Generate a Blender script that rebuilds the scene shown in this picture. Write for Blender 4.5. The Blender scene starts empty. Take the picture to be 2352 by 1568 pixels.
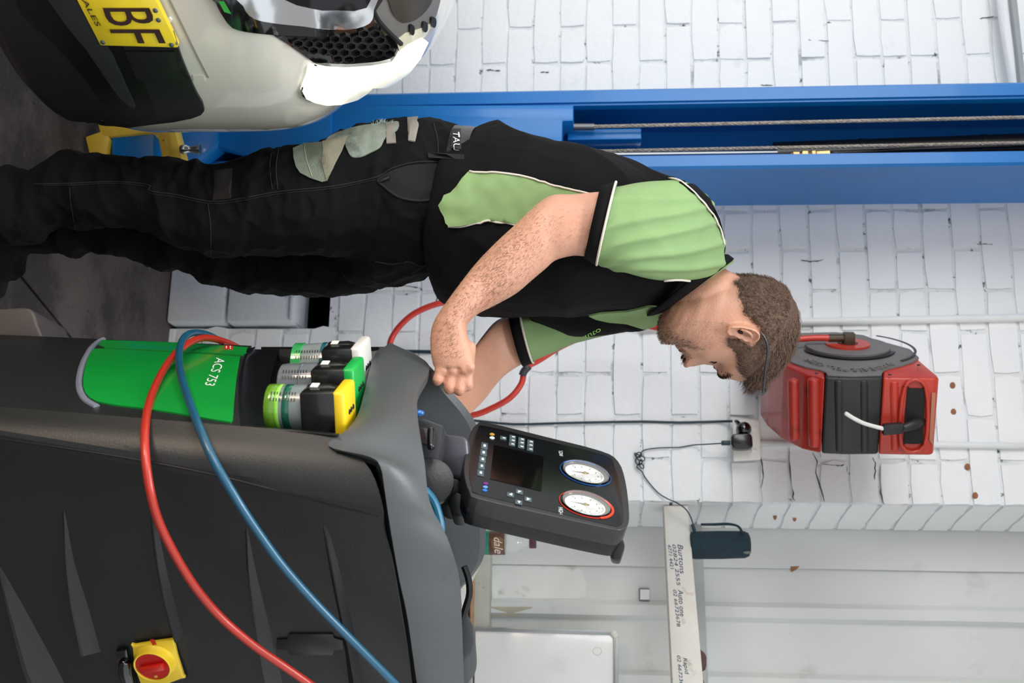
import bpy, bmesh, math, random
from mathutils import Vector, Matrix, noise
from mathutils.bvhtree import BVHTree
from mathutils.geometry import delaunay_2d_cdt

S = bpy.context.scene
COL = S.collection
rnd = random.Random(7)

# ------------------------------------------------------------------ camera, world, lamps, exposure
FPX, PITCH, CAMZ = 2600.0, math.radians(4.5), 1.18
cp, sp = math.cos(PITCH), math.sin(PITCH)
CAM = Vector((0, 0, CAMZ))
FWD, UPV, RGT = Vector((0, cp, -sp)), Vector((0, sp, cp)), Vector((1, 0, 0))
cam_data = bpy.data.cameras.new('camera')
cam = bpy.data.objects.new('camera', cam_data)
COL.objects.link(cam)
m3 = Matrix((UPV, -RGT, -FWD)).transposed()          # the camera is held on its side: image right is up
cam.matrix_world = Matrix.Translation(CAM) @ m3.to_4x4()
cam_data.sensor_fit = 'HORIZONTAL'
cam_data.sensor_width = 36.0
cam_data.lens = FPX / 2352 * 36
cam_data.clip_start = 0.05
cam_data.dof.use_dof = True
cam_data.dof.focus_distance = 1.95
cam_data.dof.aperture_fstop = 6.3
S.camera = cam

w = bpy.data.worlds.new('world')
S.world = w
w.use_nodes = True
w.node_tree.nodes['Background'].inputs[0].default_value = (0.96, 0.98, 1.0, 1)
w.node_tree.nodes['Background'].inputs[1].default_value = 0.62

def area(name, loc, target, size, power, color=(1, 1, 1)):
    l = bpy.data.lights.new(name, 'AREA')
    l.shape = 'RECTANGLE'
    l.size, l.size_y = size
    l.energy = power
    l.color = color
    o = bpy.data.objects.new(name, l)
    COL.objects.link(o)
    o.location = loc
    o.rotation_euler = (Vector(target) - Vector(loc)).to_track_quat('-Z', 'Y').to_euler()
    return o
area('roof_light', (-0.7, 1.5, 3.3), (-0.25, 2.35, 0.9), (2.6, 1.0), 105, (0.97, 0.99, 1.0))
area('door_light', (-2.8, -0.3, 2.1), (0.2, 3.0, 1.0), (2.2, 2.0), 46, (1.0, 0.99, 0.97))
area('low_sun_patch', (-1.0, 0.75, 0.35), (0.1, 1.65, 0.28), (0.30, 0.30), 5.0, (1.0, 0.78, 0.58))
S.view_settings.view_transform = 'Standard'
S.view_settings.look = 'None'
S.view_settings.gamma = 1
S.view_settings.use_curve_mapping = False
S.view_settings.exposure = 0.74

# ------------------------------------------------------------------ helpers
def ray(px, py):
    d = FWD + RGT * ((py - 784) / FPX) + UPV * ((px - 1176) / FPX)
    return d / d.y
def P(px, py, Y):
    return CAM + ray(px, py) * Y
def hit(px, py, o, n):
    d = ray(px, py)
    return CAM + d * ((o - CAM).dot(n) / d.dot(n))
def pix(v):
    r = v - CAM
    f = r.dot(FWD)
    return 1176 + FPX * r.dot(UPV) / f, 784 + FPX * r.dot(RGT) / f
def lin(h):
    h = h.lstrip('#')
    o = []
    for i in (0, 2, 4):
        c = int(h[i:i + 2], 16) / 255
        o.append(c / 12.92 if c <= .04045 else ((c + .055) / 1.055) ** 2.4)
    return (*o, 1)

MATS = {}
def mat(name, col, rough=0.6, metal=0.0, var=0.08, scale=20, bump=0.0, bscale=80, coat=0.0, dirt=None, dscale=6, dlo=0.58, dhi=0.66,
        emit=0.0, trans=0.0, spec=0.5, alpha=1.0, sss=0.0, stretch=None, dstretch=None):
    if name in MATS:
        return MATS[name]
    m = bpy.data.materials.new(name)
    m.use_nodes = True
    N, L = m.node_tree.nodes, m.node_tree.links
    b = N['Principled BSDF']
    b.inputs['Roughness'].default_value = rough
    b.inputs['Metallic'].default_value = metal
    b.inputs['Coat Weight'].default_value = coat
    b.inputs['Coat Roughness'].default_value = 0.06
    b.inputs['Transmission Weight'].default_value = trans
    b.inputs['Specular IOR Level'].default_value = spec
    b.inputs['Alpha'].default_value = alpha
    if sss:
        b.inputs['Subsurface Weight'].default_value = sss
        b.inputs['Subsurface Radius'].default_value = (.012, .004, .002)
        b.inputs['Subsurface Scale'].default_value = 1.0
    tc = N.new('ShaderNodeTexCoord')
    src = tc.outputs['Object']
    def mapped(s):
        if not s:
            return src
        mp = N.new('ShaderNodeMapping')
        mp.inputs['Scale'].default_value = s
        L.new(src, mp.inputs['Vector'])
        return mp.outputs['Vector']
    c = lin(col) if isinstance(col, str) else (*col, 1)
    n1 = N.new('ShaderNodeTexNoise')
    n1.inputs['Scale'].default_value = scale
    n1.inputs['Detail'].default_value = 5
    L.new(mapped(stretch), n1.inputs['Vector'])
    mr = N.new('ShaderNodeMapRange')
    mr.inputs['From Min'].default_value, mr.inputs['From Max'].default_value = 0.3, 0.7
    mr.inputs['To Min'].default_value, mr.inputs['To Max'].default_value = 1 - var, 1 + var
    L.new(n1.outputs['Fac'], mr.inputs['Value'])
    vm = N.new('ShaderNodeVectorMath')
    vm.operation = 'SCALE'
    vm.inputs[0].default_value = c[:3]
    L.new(mr.outputs['Result'], vm.inputs['Scale'])
    out = vm.outputs['Vector']
    for i, dd in enumerate(dirt if isinstance(dirt, list) else ([(dirt, dscale, dlo, dhi, 1.0)] if dirt else [])):
        dc, ds, lo, hi, amt = dd
        n2 = N.new('ShaderNodeTexNoise')
        n2.inputs['Scale'].default_value = ds
        n2.inputs['Detail'].default_value = 8
        n2.inputs['Roughness'].default_value = 0.65
        off = N.new('ShaderNodeVectorMath')
        off.inputs[1].default_value = (3.1 * i, 7.7 * i + 1, 1.3)
        L.new(mapped(dstretch), off.inputs[0])
        L.new(off.outputs['Vector'], n2.inputs['Vector'])
        m2 = N.new('ShaderNodeMapRange')
        m2.inputs['From Min'].default_value, m2.inputs['From Max'].default_value = lo, hi
        m2.inputs['To Max'].default_value = amt
        L.new(n2.outputs['Fac'], m2.inputs['Value'])
        mx = N.new('ShaderNodeMix')
        mx.data_type = 'RGBA'
        L.new(m2.outputs['Result'], mx.inputs['Factor'])
        L.new(out, mx.inputs['A'])
        mx.inputs['B'].default_value = lin(dc)
        out = mx.outputs['Result']
    L.new(out, b.inputs['Base Color'])
    if emit:
        L.new(out, b.inputs['Emission Color'])
        b.inputs['Emission Strength'].default_value = emit
    if bump:
        n3 = N.new('ShaderNodeTexNoise')
        n3.inputs['Scale'].default_value = bscale
        n3.inputs['Detail'].default_value = 4
        L.new(mapped(stretch), n3.inputs['Vector'])
        bp = N.new('ShaderNodeBump')
        bp.inputs['Strength'].default_value = bump
        bp.inputs['Distance'].default_value = 0.004
        L.new(n3.outputs['Fac'], bp.inputs['Height'])
        L.new(bp.outputs['Normal'], b.inputs['Normal'])
    MATS[name] = m
    return m

def tag(o, label=None, cat=None, group=None, kind=None):
    if label: o['label'] = label
    if cat: o['category'] = cat
    if group: o['group'] = group
    if kind: o['kind'] = kind
    return o
def empty(name, loc, label=None, cat=None, group=None):
    o = bpy.data.objects.new(name, None)
    o.empty_display_size = 0.05
    o.location = loc
    COL.objects.link(o)
    return tag(o, label, cat, group)
def link(name, me, m, parent=None, smooth=True, label=None):
    """one mesh object; coordinates are world coordinates even under a parent"""
    if smooth is not False:
        for p in me.polygons: p.use_smooth = True
        if smooth is not True:
            me.set_sharp_from_angle(angle=math.radians(smooth))
    o = bpy.data.objects.new(name, me)
    if m and not me.materials: me.materials.append(m)
    COL.objects.link(o)
    if parent:
        o.parent = parent
        t = Vector((0, 0, 0))
        q = parent
        while q:
            t += q.location
            q = q.parent
        me.transform(Matrix.Translation(-t))
    else:                                            # origin at the middle of its base
        xs = [v.co for v in me.vertices]
        c = Vector(((min(v.x for v in xs) + max(v.x for v in xs)) / 2, (min(v.y for v in xs) + max(v.y for v in xs)) / 2, min(v.z for v in xs)))
        me.transform(Matrix.Translation(-c))
        o.location = c
    if label: o['label'] = label
    return o
def obj(name, bm, m, parent=None, smooth=30, label=None):
    me = bpy.data.meshes.new(name)
    bmesh.ops.recalc_face_normals(bm, faces=bm.faces)
    bm.to_mesh(me)
    bm.free()
    return link(name, me, m, parent, smooth, label)
def struct(o, kind='structure'):
    o['kind'] = kind
    return o

def cr(pts, t):
    """Catmull-Rom through tuples, t in 0..len-1"""
    n = len(pts)
    i = min(int(t), n - 2)
    f = t - i
    p1, p2 = pts[i], pts[i + 1]
    p0 = pts[i - 1] if i > 0 else tuple(2 * a - b for a, b in zip(p1, p2))
    p3 = pts[i + 2] if i + 2 < n else tuple(2 * b - a for a, b in zip(p1, p2))
    return tuple(0.5 * (2 * b + (c - a) * f + (2 * a - 5 * b + 4 * c - d) * f * f + (3 * b - 3 * c + d - a) * f ** 3)
                 for a, b, c, d in zip(p0, p1, p2, p3))
def curve(pts, n):
    pts = [tuple(p) for p in pts]
    return [cr(pts, i * (len(pts) - 1) / (n - 1)) for i in range(n)]
def closed(pts, per=4):
    """smooth closed polygon"""
    n = len(pts)
    q = [tuple(pts[(i - 1) % n]) for i in range(n + 3)]
    return [cr(q, 1 + i / per) for i in range(n * per)]
def loft(bm, rings, cap=True, close=True):
    vs = [[bm.verts.new(p) for p in r] for r in rings]
    n = len(vs[0])
    for a, b in zip(vs, vs[1:]):
        for i in range(n if close else n - 1):
            j = (i + 1) % n
            try: bm.faces.new((a[i], a[j], b[j], b[i]))
            except ValueError: pass
    if cap and close:
        bm.faces.new(vs[0][::-1])
        bm.faces.new(vs[-1])
    return vs
def ering(A, B, dr, n=20, e=2.0, ax=Vector((0, 1, 0)), skew=0):
    c, u = (A + B) / 2, (B - A) / 2
    v = ax * dr
    out = []
    for i in range(n):
        t = 2 * math.pi * i / n
        ct, st = math.cos(t), math.sin(t)
        out.append(c + u * math.copysign(abs(ct) ** (2 / e), ct) + v * math.copysign(abs(st) ** (2 / e), st))
    return out
def limb(bm, secs, n=20, sub=4, e=2.2):
    """closed tube; each section = silhouette points (ax, ay) (bx, by) in the view, depth, half depth"""
    ss = curve(secs, (len(secs) - 1) * sub + 1)
    loft(bm, [ering(P(s[0], s[1], s[4]), P(s[2], s[3], s[4]), max(s[5], .002), n, e) for s in ss])
def tube(bm, pts, r, n=10, sub=4, cap=True):
    """pts = Vectors, r = float or list"""
    rr = r if isinstance(r, (list, tuple)) else [r] * len(pts)
    q = curve([(*p, x) for p, x in zip(pts, rr)], (len(pts) - 1) * sub + 1)
    c = [Vector(s[:3]) for s in q]
    up = None
    rings = []
    for i, p in enumerate(c):
        t = (c[min(i + 1, len(c) - 1)] - c[max(i - 1, 0)]).normalized()
        if up is None:
            up = t.orthogonal().normalized()
        up = (up - t * up.dot(t)).normalized()
        s = t.cross(up)
        rings.append([p + (up * math.cos(2 * math.pi * k / n) + s * math.sin(2 * math.pi * k / n)) * q[i][3] for k in range(n)])
    loft(bm, rings, cap)
def rtube(bm, pts, r, n=10, sub=4):
    """tube with rounded ends"""
    rr = list(r) if isinstance(r, (list, tuple)) else [r] * len(pts)
    a, b = pts[0], pts[-1]
    d0, d1 = (pts[0] - pts[1]).normalized(), (pts[-1] - pts[-2]).normalized()
    tube(bm, [a + d0 * rr[0] * .98, a + d0 * rr[0] * .7] + list(pts) + [b + d1 * rr[-1] * .7, b + d1 * rr[-1] * .98],
         [rr[0] * .15, rr[0] * .7] + rr + [rr[-1] * .7, rr[-1] * .15], n, sub)
def box(bm, o, x, y, z, bev=0.0, seg=2):
    """box centred at o with half-vectors x, y, z"""
    t = bmesh.new()
    vs = [t.verts.new(o + x * a + y * b + z * c) for a in (-1, 1) for b in (-1, 1) for c in (-1, 1)]
    for f in ((0, 1, 3, 2), (4, 6, 7, 5), (0, 4, 5, 1), (2, 3, 7, 6), (0, 2, 6, 4), (1, 5, 7, 3)):
        t.faces.new([vs[i] for i in f])
    bmesh.ops.recalc_face_normals(t, faces=t.faces)
    if bev: bmesh.ops.bevel(t, geom=list(t.edges), offset=bev, segments=seg, profile=0.5, affect='EDGES')
    merge(bm, t)
def merge(bm, t):
    me = bpy.data.meshes.new('t')
    t.to_mesh(me)
    t.free()
    bm.from_mesh(me)
    bpy.data.meshes.remove(me)
def prism(bm, poly, vec, bev=0.0, seg=2):
    t = bmesh.new()
    a = [t.verts.new(p) for p in poly]
    b = [t.verts.new(p + vec) for p in poly]
    n = len(a)
    t.faces.new(a[::-1])
    t.faces.new(b)
    for i in range(n):
        t.faces.new((a[i], a[(i + 1) % n], b[(i + 1) % n], b[i]))
    bmesh.ops.recalc_face_normals(t, faces=t.faces)
    if bev: bmesh.ops.bevel(t, geom=list(t.edges), offset=bev, segments=seg, profile=0.5, affect='EDGES', clamp_overlap=True)
    merge(bm, t)
def ball(bm, c, r, ax=(1, 1, 1), rot=None, seg=16):
    t = bmesh.new()
    bmesh.ops.create_uvsphere(t, u_segments=seg, v_segments=seg // 2 + 2, radius=r)
    M = Matrix.Translation(c) @ (rot.to_4x4() if rot else Matrix()) @ Matrix.Diagonal((*ax, 1))
    bmesh.ops.transform(t, matrix=M, verts=t.verts)
    merge(bm, t)
def lathe(bm, base, axis, prof, n=24, ref=None):
    """prof = [(radius, height)] around axis from base"""
    axis = axis.normalized()
    u = (ref or axis.orthogonal()).normalized()
    v = axis.cross(u)
    loft(bm, [[base + axis * h + (u * math.cos(2 * math.pi * k / n) + v * math.sin(2 * math.pi * k / n)) * max(r, 1e-4) for k in range(n)] for r, h in prof])
def grid(bm, rows):
    vs = [[bm.verts.new(p) for p in r] for r in rows]
    for a, b in zip(vs, vs[1:]):
        for i in range(len(a) - 1):
            bm.faces.new((a[i], a[i + 1], b[i + 1], b[i]))
    return vs
def sheet(name, rows, th, m, parent=None, smooth=40, sub=0):
    """open grid of points given a wall thickness (away from its normal side)"""
    bm = bmesh.new()
    grid(bm, rows)
    me = bpy.data.meshes.new(name)
    bm.to_mesh(me)
    bm.free()
    t = bpy.data.objects.new('t', me)
    COL.objects.link(t)
    if sub:
        s = t.modifiers.new('s', 'SUBSURF'); s.levels = sub
    s = t.modifiers.new('k', 'SOLIDIFY'); s.thickness = th; s.offset = 0
    me2 = bpy.data.meshes.new_from_object(t.evaluated_get(bpy.context.evaluated_depsgraph_get()))
    bpy.data.objects.remove(t)
    bpy.data.meshes.remove(me)
    me2.name = name
    return link(name, me2, m, parent, smooth)
def vox(bm, size, smooth=4, fac=0.5):
    me = bpy.data.meshes.new('v')
    bmesh.ops.recalc_face_normals(bm, faces=bm.faces)
    bm.to_mesh(me)
    bm.free()
    t = bpy.data.objects.new('t', me)
    COL.objects.link(t)
    r = t.modifiers.new('r', 'REMESH'); r.mode = 'VOXEL'; r.voxel_size = size
    s = t.modifiers.new('s', 'SMOOTH'); s.iterations = smooth; s.factor = fac
    me2 = bpy.data.meshes.new_from_object(t.evaluated_get(bpy.context.evaluated_depsgraph_get()))
    bpy.data.objects.remove(t)
    bpy.data.meshes.remove(me)
    return me2
def shove(me, fn):
    ns = [v.normal.copy() for v in me.vertices]
    for v, n in zip(me.vertices, ns):
        v.co += n * fn(v.co, n)
def bvh_of(*obs):
    vs, fs = [], []
    for o in obs:
        t = Vector((0, 0, 0)); q = o
        while q: t += q.location; q = q.parent
        k = len(vs)
        vs += [v.co + t for v in o.data.vertices]
        fs += [[i + k for i in p.vertices] for p in o.data.polygons]
    return BVHTree.FromPolygons(vs, fs)
def cast(bvh, px, py, dflt):
    d = ray(px, py).normalized()
    h = bvh.ray_cast(CAM, d)
    for jx, jy in ((.3, .2), (-.3, .25), (.2, -.4), (-.6, -.5), (.8, .7)):
        if h[0] is not None: break
        h = bvh.ray_cast(CAM, ray(px + jx, py + jy).normalized())
    if h[0] is not None and h[1] is not None:
        n = h[1] if h[1].dot(d) < 0 else -h[1]
        return h[0], (n.normalized() - d * .05).normalized()
    h = min((bvh.find_nearest(CAM + ray(px, py) * (dflt - .3 + .03 * k)) for k in range(30)), key=lambda r: r[3])
    n = h[1] if h[1].dot(d) < 0 else -h[1]
    return h[0], (n.normalized() - d * .05).normalized()
def drape(bvh, poly, off=0.001, th=0.002, res=6, dflt=2.0, smooth=True, per=4):
    """solid patch laid on a surface: outline in view pixels, thickness th"""
    pts = closed(poly, per) if smooth else [tuple(p) for p in poly]
    n0 = len(pts)
    inner = []
    x0, x1 = min(p[0] for p in pts), max(p[0] for p in pts)
    y0, y1 = min(p[1] for p in pts), max(p[1] for p in pts)
    x = x0 + res / 2
    while x < x1:
        y = y0 + res / 2
        while y < y1:
            # keep inner points off the outline
            if min((x - a) ** 2 + (y - b) ** 2 for a, b in pts[::1]) > (res * .55) ** 2:
                inner.append((x, y))
            y += res
        x += res
    allp = [Vector(p) for p in pts + inner]
    r = delaunay_2d_cdt(allp, [], [list(range(n0))], 1, 1e-5)
    V, F = r[0], r[2]
    bm = bmesh.new()
    top, bot = [], []
    for v in V:
        p, n = cast(bvh, v.x, v.y, dflt)
        top.append(bm.verts.new(p + n * (off + th)))
        bot.append(bm.verts.new(p + n * (off - 0.0015)))
    cnt = {}
    for f in F:
        try:
            bm.faces.new([top[i] for i in f]); bm.faces.new([bot[i] for i in f][::-1])
        except ValueError:
            continue
        for a, b in zip(f, f[1:] + f[:1]):
            if (b, a) in cnt: del cnt[(b, a)]
            else: cnt[(a, b)] = 1
    for a, b in cnt:
        try: bm.faces.new((top[b], top[a], bot[a], bot[b]))
        except ValueError: pass
    # keep one piece: drop slivers cut off at a concave corner
    seen, isl = set(), []
    for v in bm.verts:
        if v in seen: continue
        st, cur = [v], []
        seen.add(v)
        while st:
            q = st.pop(); cur.append(q)
            for e in q.link_edges:
                o2 = e.other_vert(q)
                if o2 not in seen: seen.add(o2); st.append(o2)
        isl.append(cur)
    isl.sort(key=len)
    bmesh.ops.delete(bm, geom=[v for c in isl[:-1] for v in c], context='VERTS')
    return bm
def seam(bm, bvh, path, r=0.0012, off=0.0005, n=None, dflt=2.0, k=5):
    q = curve(path, n or max(6, int(sum(math.dist(a[:2], b[:2]) for a, b in zip(path, path[1:])) / 10)))
    pts = []
    for s in q:
        p, nn = cast(bvh, s[0], s[1], dflt)
        pts.append(p + nn * off)
    tube(bm, pts, r, k, 1)
FONT = None
def textmesh(s, size=1.0, depth=0.0, shear=0.0, res=3, space=1.0):
    c = bpy.data.curves.new('txt', 'FONT')
    c.body = s
    c.size = size
    c.extrude = depth
    c.shear = shear
    c.resolution_u = res
    c.space_character = space
    o = bpy.data.objects.new('txt', c)
    COL.objects.link(o)
    me = bpy.data.meshes.new_from_object(o.evaluated_get(bpy.context.evaluated_depsgraph_get()))
    bpy.data.objects.remove(o)
    return me
def text_on(bvh, s, quad, m, name, parent, off=0.001, bold=0.0, dflt=2.0, shear=0.0, th=0.0008, arc=None):
    """lettering laid on a surface; quad = view pixels of the text box: bottom-left, bottom-right, top-right, top-left as one reads it"""
    me = textmesh(s, shear=shear)
    bm = bmesh.new(); bm.from_mesh(me); bpy.data.meshes.remove(me)
    if bold:
        pass
    bmesh.ops.subdivide_edges(bm, edges=[e for e in bm.edges if e.calc_length() > .15], cuts=2)
    xs = [v.co.x for v in bm.verts]; ys = [v.co.y for v in bm.verts]
    x0, x1, y0, y1 = min(xs), max(xs), min(ys), max(ys)
    bl, br, tr, tl = [Vector(q) for q in quad]
    for v in bm.verts:
        u, t = (v.co.x - x0) / (x1 - x0), (v.co.y - y0) / (y1 - y0)
        q = (bl * (1 - u) + br * u) * (1 - t) + (tl * (1 - u) + tr * u) * t
        p, n = cast(bvh, q.x, q.y, dflt)
        v.co = p + n * off
    r = bmesh.ops.extrude_face_region(bm, geom=list(bm.faces))
    for g in r['geom']:
        if isinstance(g, bmesh.types.BMVert):
            g.co += (CAM - g.co).normalized() * th
    return obj(name, bm, m, parent, False)
def up3(x, y, z): return Vector((x, y, z))

# ------------------------------------------------------------------ the room
WA = math.atan(0.25)
WT = Vector((math.cos(WA), -math.sin(WA), 0))
WN = Vector((-math.sin(WA), -math.cos(WA), 0))
W0 = Vector((0, 3.02, 0))
def WP(s, z, o=0.0): return W0 + WT * s + WN * o + Vector((0, 0, z))
def WH(px, py, o=0.0): return hit(px, py, W0 + WN * o, WN)
ZUP = Vector((0, 0, 1))
paint = mat('white_paint', '#f1f3f4', .55, var=.02, scale=9, bump=.35, bscale=60, dirt=[('#8f9a9c', 26, .70, .74, .55), ('#c9ced0', 5, .60, .72, .5)])
mortar = mat('mortar', '#e6e9ea', .8, var=.05, scale=14, bump=.8, bscale=90, dirt=[('#3f494c', 34, .60, .66, .95), ('#9aa0a0', 9, .58, .66, .7)])
brickred = mat('bare_brick', '#9a6a4e', .9, var=.2, scale=40, bump=.5)

# wall slab with the opening low down
bm = bmesh.new()
def slab(s0, s1, z0, z1):
    box(bm, WP((s0 + s1) / 2, (z0 + z1) / 2, -.06), WT * (s1 - s0) / 2, WN * .06, ZUP * (z1 - z0) / 2)
OS0, OS1, OZ = -.575, -.036, .442
SE = .422
slab(-2.4, OS0, 0, 2.55); slab(OS1, SE, 0, 2.55); slab(OS0, OS1, OZ, 2.55)
wall = struct(obj('wall_back', bm, mortar))
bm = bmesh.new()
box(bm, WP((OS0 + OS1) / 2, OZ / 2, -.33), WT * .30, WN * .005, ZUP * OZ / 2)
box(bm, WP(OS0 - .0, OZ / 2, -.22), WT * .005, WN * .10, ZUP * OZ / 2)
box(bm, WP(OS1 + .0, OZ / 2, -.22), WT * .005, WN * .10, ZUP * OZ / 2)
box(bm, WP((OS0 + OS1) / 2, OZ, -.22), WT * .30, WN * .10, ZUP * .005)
obj('opening_lining', bm, mat('opening_black', '#0a0a0b', .95), wall)  # near-black colour puts the opening's inner darkness into the lining

CH, Z0 = .0746, .0168 - .0746
def brick_mesh(L, H, D, seed, chip=0.0):
    r = random.Random(seed)
    t = bmesh.new()
    nx, nz = (5, 3) if L > .15 else (3, 3)
    V = {}
    for i in range(nx):
        for k in range(nz):
            x, z = -L / 2 + L * i / (nx - 1), -H / 2 + H * k / (nz - 1)
            e = (i in (0, nx - 1)) + (k in (0, nz - 1))
            x += r.uniform(-.002, .002) * (1 + chip * 3 * (i == 0)); z += r.uniform(-.002, .002)
            if e == 2: x *= .985; z *= .94
            V[i, k] = t.verts.new((x * (1 - .012 * (e > 0)), -(D if not e else D * .72) + r.uniform(-.0009, .0009), z))
    for i in range(nx - 1):
        for k in range(nz - 1):
            t.faces.new((V[i, k], V[i + 1, k], V[i + 1, k + 1], V[i, k + 1]))
    rim = [V[i, 0] for i in range(nx)] + [V[nx - 1, k] for k in range(1, nz)] + [V[i, nz - 1] for i in range(nx - 2, -1, -1)] + [V[0, k] for k in range(nz - 2, 0, -1)]
    bk = [t.verts.new((v.co.x * 1.015, .02, v.co.z * 1.04)) for v in rim]
    for i in range(len(rim)):
        j = (i + 1) % len(rim)
        t.faces.new((rim[j], rim[i], bk[i], bk[j]))
    bmesh.ops.recalc_face_normals(t, faces=t.faces)
    me = bpy.data.meshes.new('brick')
    t.to_mesh(me); t.free()
    for p in me.polygons: p.use_smooth = True
    me.set_sharp_from_angle(angle=math.radians(28))
    me.materials.append(paint)
    return me
STR = [brick_mesh(.2175, .0675, .0065, i) for i in range(7)]
HED = [brick_mesh(.1045, .0675, .0065, 20 + i, .5) for i in range(5)]
RET = [brick_mesh(.208, .0675, .006, 40 + i) for i in range(4)]
rest = bmesh.new()
MW = Matrix(((WT.x, -WN.x, 0), (WT.y, -WN.y, 0), (0, 0, 1))).to_4x4()
def put_brick(me, s, z, far):
    M = Matrix.Translation(WP(s, z, rnd.uniform(-.0012, .0012))) @ MW @ Matrix.Rotation(rnd.uniform(-.006, .006), 4, 'Y')
    if far:
        t = bmesh.new(); t.from_mesh(me); bmesh.ops.transform(t, matrix=M, verts=t.verts); merge(rest, t)
    else:
        o = bpy.data.objects.new('brick', me); COL.objects.link(o)
        o.parent = wall; o.matrix_local = Matrix.Translation(-wall.location) @ M
for k in range(35):
    z = Z0 + CH * (k + .5)
    hdr = k % 6 == 3
    step = .1125 if hdr else .225
    s = SE - .109 - (0 if k % 2 else .1125)
    seq = []
    if hdr: s = SE - .053
    elif k % 2 == 0: seq.append((SE - .053, 'h'))
    while s > -2.3:
        seq.append((s, 'h' if hdr else 's')); s -= step
    for s, kind in seq:
        half = .055 if kind == 'h' else .112
        if z < OZ + .02 and s + half > OS0 and s - half < OS1:
            # closers beside the opening
            if s + half > OS1 + .05 and kind == 's':
                put_brick(rnd.choice(HED), OS1 + .05, z, False)
            continue
        far = s < -1.16 or (hdr and s < -.55) or (z < .62 and s < -.2)
        put_brick(rnd.choice(HED if kind == 'h' else STR), s, z, far)
stf = obj('brick', rest, paint, wall); stf['kind'] = 'stuff'
# the splayed end of the brick pier
RA, RB = WP(SE, 0), Vector((.508, 3.12, 0))
RT = (RB - RA).normalized(); RN = Vector((RT.y, -RT.x, 0))
bm = bmesh.new()
prism(bm, [RA - RN * .004, RB - RN * .004, RB + Vector((-.1, .02, 0)), WP(SE - .06, 0, -.1)], ZUP * 2.55)
obj('pier_end', bm, mortar, wall)
MR = Matrix(((RT.x, -RN.x, 0), (RT.y, -RN.y, 0), (0, 0, 1))).to_4x4()
for k in range(35):
    o = bpy.data.objects.new('brick', rnd.choice(RET)); COL.objects.link(o)
    o.parent = wall
    o.matrix_local = Matrix.Translation(-wall.location) @ Matrix.Translation((RA + RB) / 2 + ZUP * (Z0 + CH * (k + .5)) - RN * .002) @ MR
# spots of bare clay where paint has come off
for a, b in ((1780, 1186), (2222, 1072), (2240, 1138), (2188, 885), (2190, 946), (1825, 1190)):
    q = WH(a, b, .007) if b < 1150 else hit(a, b, (RA + RB) / 2 + RN * .005, RN)
    n = WN if b < 1150 else RN
    bm = bmesh.new(); ball(bm, q, .009, (1, .25, .8 if b < 1150 else .55), seg=8); obj('chipped_spot', bm, brickred, wall)
# dark holes and splits in the joints
crack = mat('crack', '#39464a', .95)
bm = bmesh.new()
for line in ([(1868, 1040), (1876, 1060), (1874, 1085), (1884, 1120), (1893, 1152)], [(2005, 1050), (2010, 1068), (2008, 1100)], [(2020, 1070), (2024, 1130), (2032, 1158)],
             [(1745, 1036), (1752, 1085), (1748, 1120)], [(1813, 1035), (1818, 1110), (1824, 1150)], [(1840, 598), (1868, 600), (1890, 596)], [(1858, 92), (1862, 92), (1905, 94)],
             [(1745, 195), (1775, 196)], [(2250, 42), (2285, 38)], [(925, 655), (960, 660)],
             [(1890, 1066), (1925, 1069), (1940, 1067)], [(1000, 660), (1005, 700)], [(1118, 160), (1150, 162)], [(1240, 165), (1262, 166)], [(1620, 570), (1660, 566)], [(2245, 560), (2285, 562)]):
    pts = [WH(x + rnd.uniform(-2, 2), y + rnd.uniform(-1, 1), .006) for x, y in curve(line, 9)]
    tube(bm, pts, [.0005] + [rnd.uniform(.0004, .0019) for _ in range(7)] + [.0005], 6, 1)
o = obj('joint_crack', bm, crack, wall); o['kind'] = 'stuff'

# concrete blocks stacked in the opening
cm = mat('painted_concrete', '#d5dade', .75, var=.05, scale=12, bump=.5, bscale=70, dirt=[('#7c868c', 16, .62, .70, .6)])
def onwall(px, py, o): return WH(px, py, o)
zb = [(.0, .163), (.166, .352)]
for i, (z0, z1) in enumerate(zb):
    bm = bmesh.new()
    box(bm, WP(-.306, (z0 + z1) / 2, -.035), WT * .262, WN * .075, ZUP * (z1 - z0 - .004) / 2, .008)
    if i: box(bm, WP(-.306, z1 - .004, -.03), WT * .255, WN * .078, ZUP * .006, .004)
    o = obj('concrete_block', bm, cm)
    tag(o, ['white painted concrete block on the floor in the wall opening', 'white painted concrete block resting on the floor block in the wall opening'][i], 'concrete block', 'concrete blocks in the wall opening')

# floor
fm = mat('garage_floor', '#5c5350', .62, var=.25, scale=5, bump=.8, bscale=45, spec=.35,
         dirt=[('#2b2725', 3.2, .50, .60, .75), ('#6d6058', 60, .60, .68, .8), ('#1c1a19', 38, .64, .70, .9), ('#8f7f70', 95, .69, .72, .8)])
GA, GB = hit(30, 610, Vector((0, 0, 0)), ZUP), hit(185, 800, Vector((0, 0, 0)), ZUP)
gd = (GB - GA).normalized(); gn = Vector((-gd.y, gd.x, 0))
bm = bmesh.new()
box(bm, Vector((.2, 1.2, -.035)), Vector((3.2, 0, 0)), Vector((0, 3.0, 0)), ZUP * .025)
floor = struct(obj('floor', bm, mat('floor_joint', '#15120f', .95)))
def clip(poly, o, n):
    out = []
    for a, b in zip(poly, poly[1:] + poly[:1]):
        da, db = (a - o).dot(n), (b - o).dot(n)
        if da >= 0: out.append(a)
        if da * db < 0: out.append(a + (b - a) * (da / (da - db)))
    return out
rect = [Vector((-3, -1.8, -.01)), Vector((3.4, -1.8, -.01)), Vector((3.4, 4.2, -.01)), Vector((-3, 4.2, -.01))]
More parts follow.
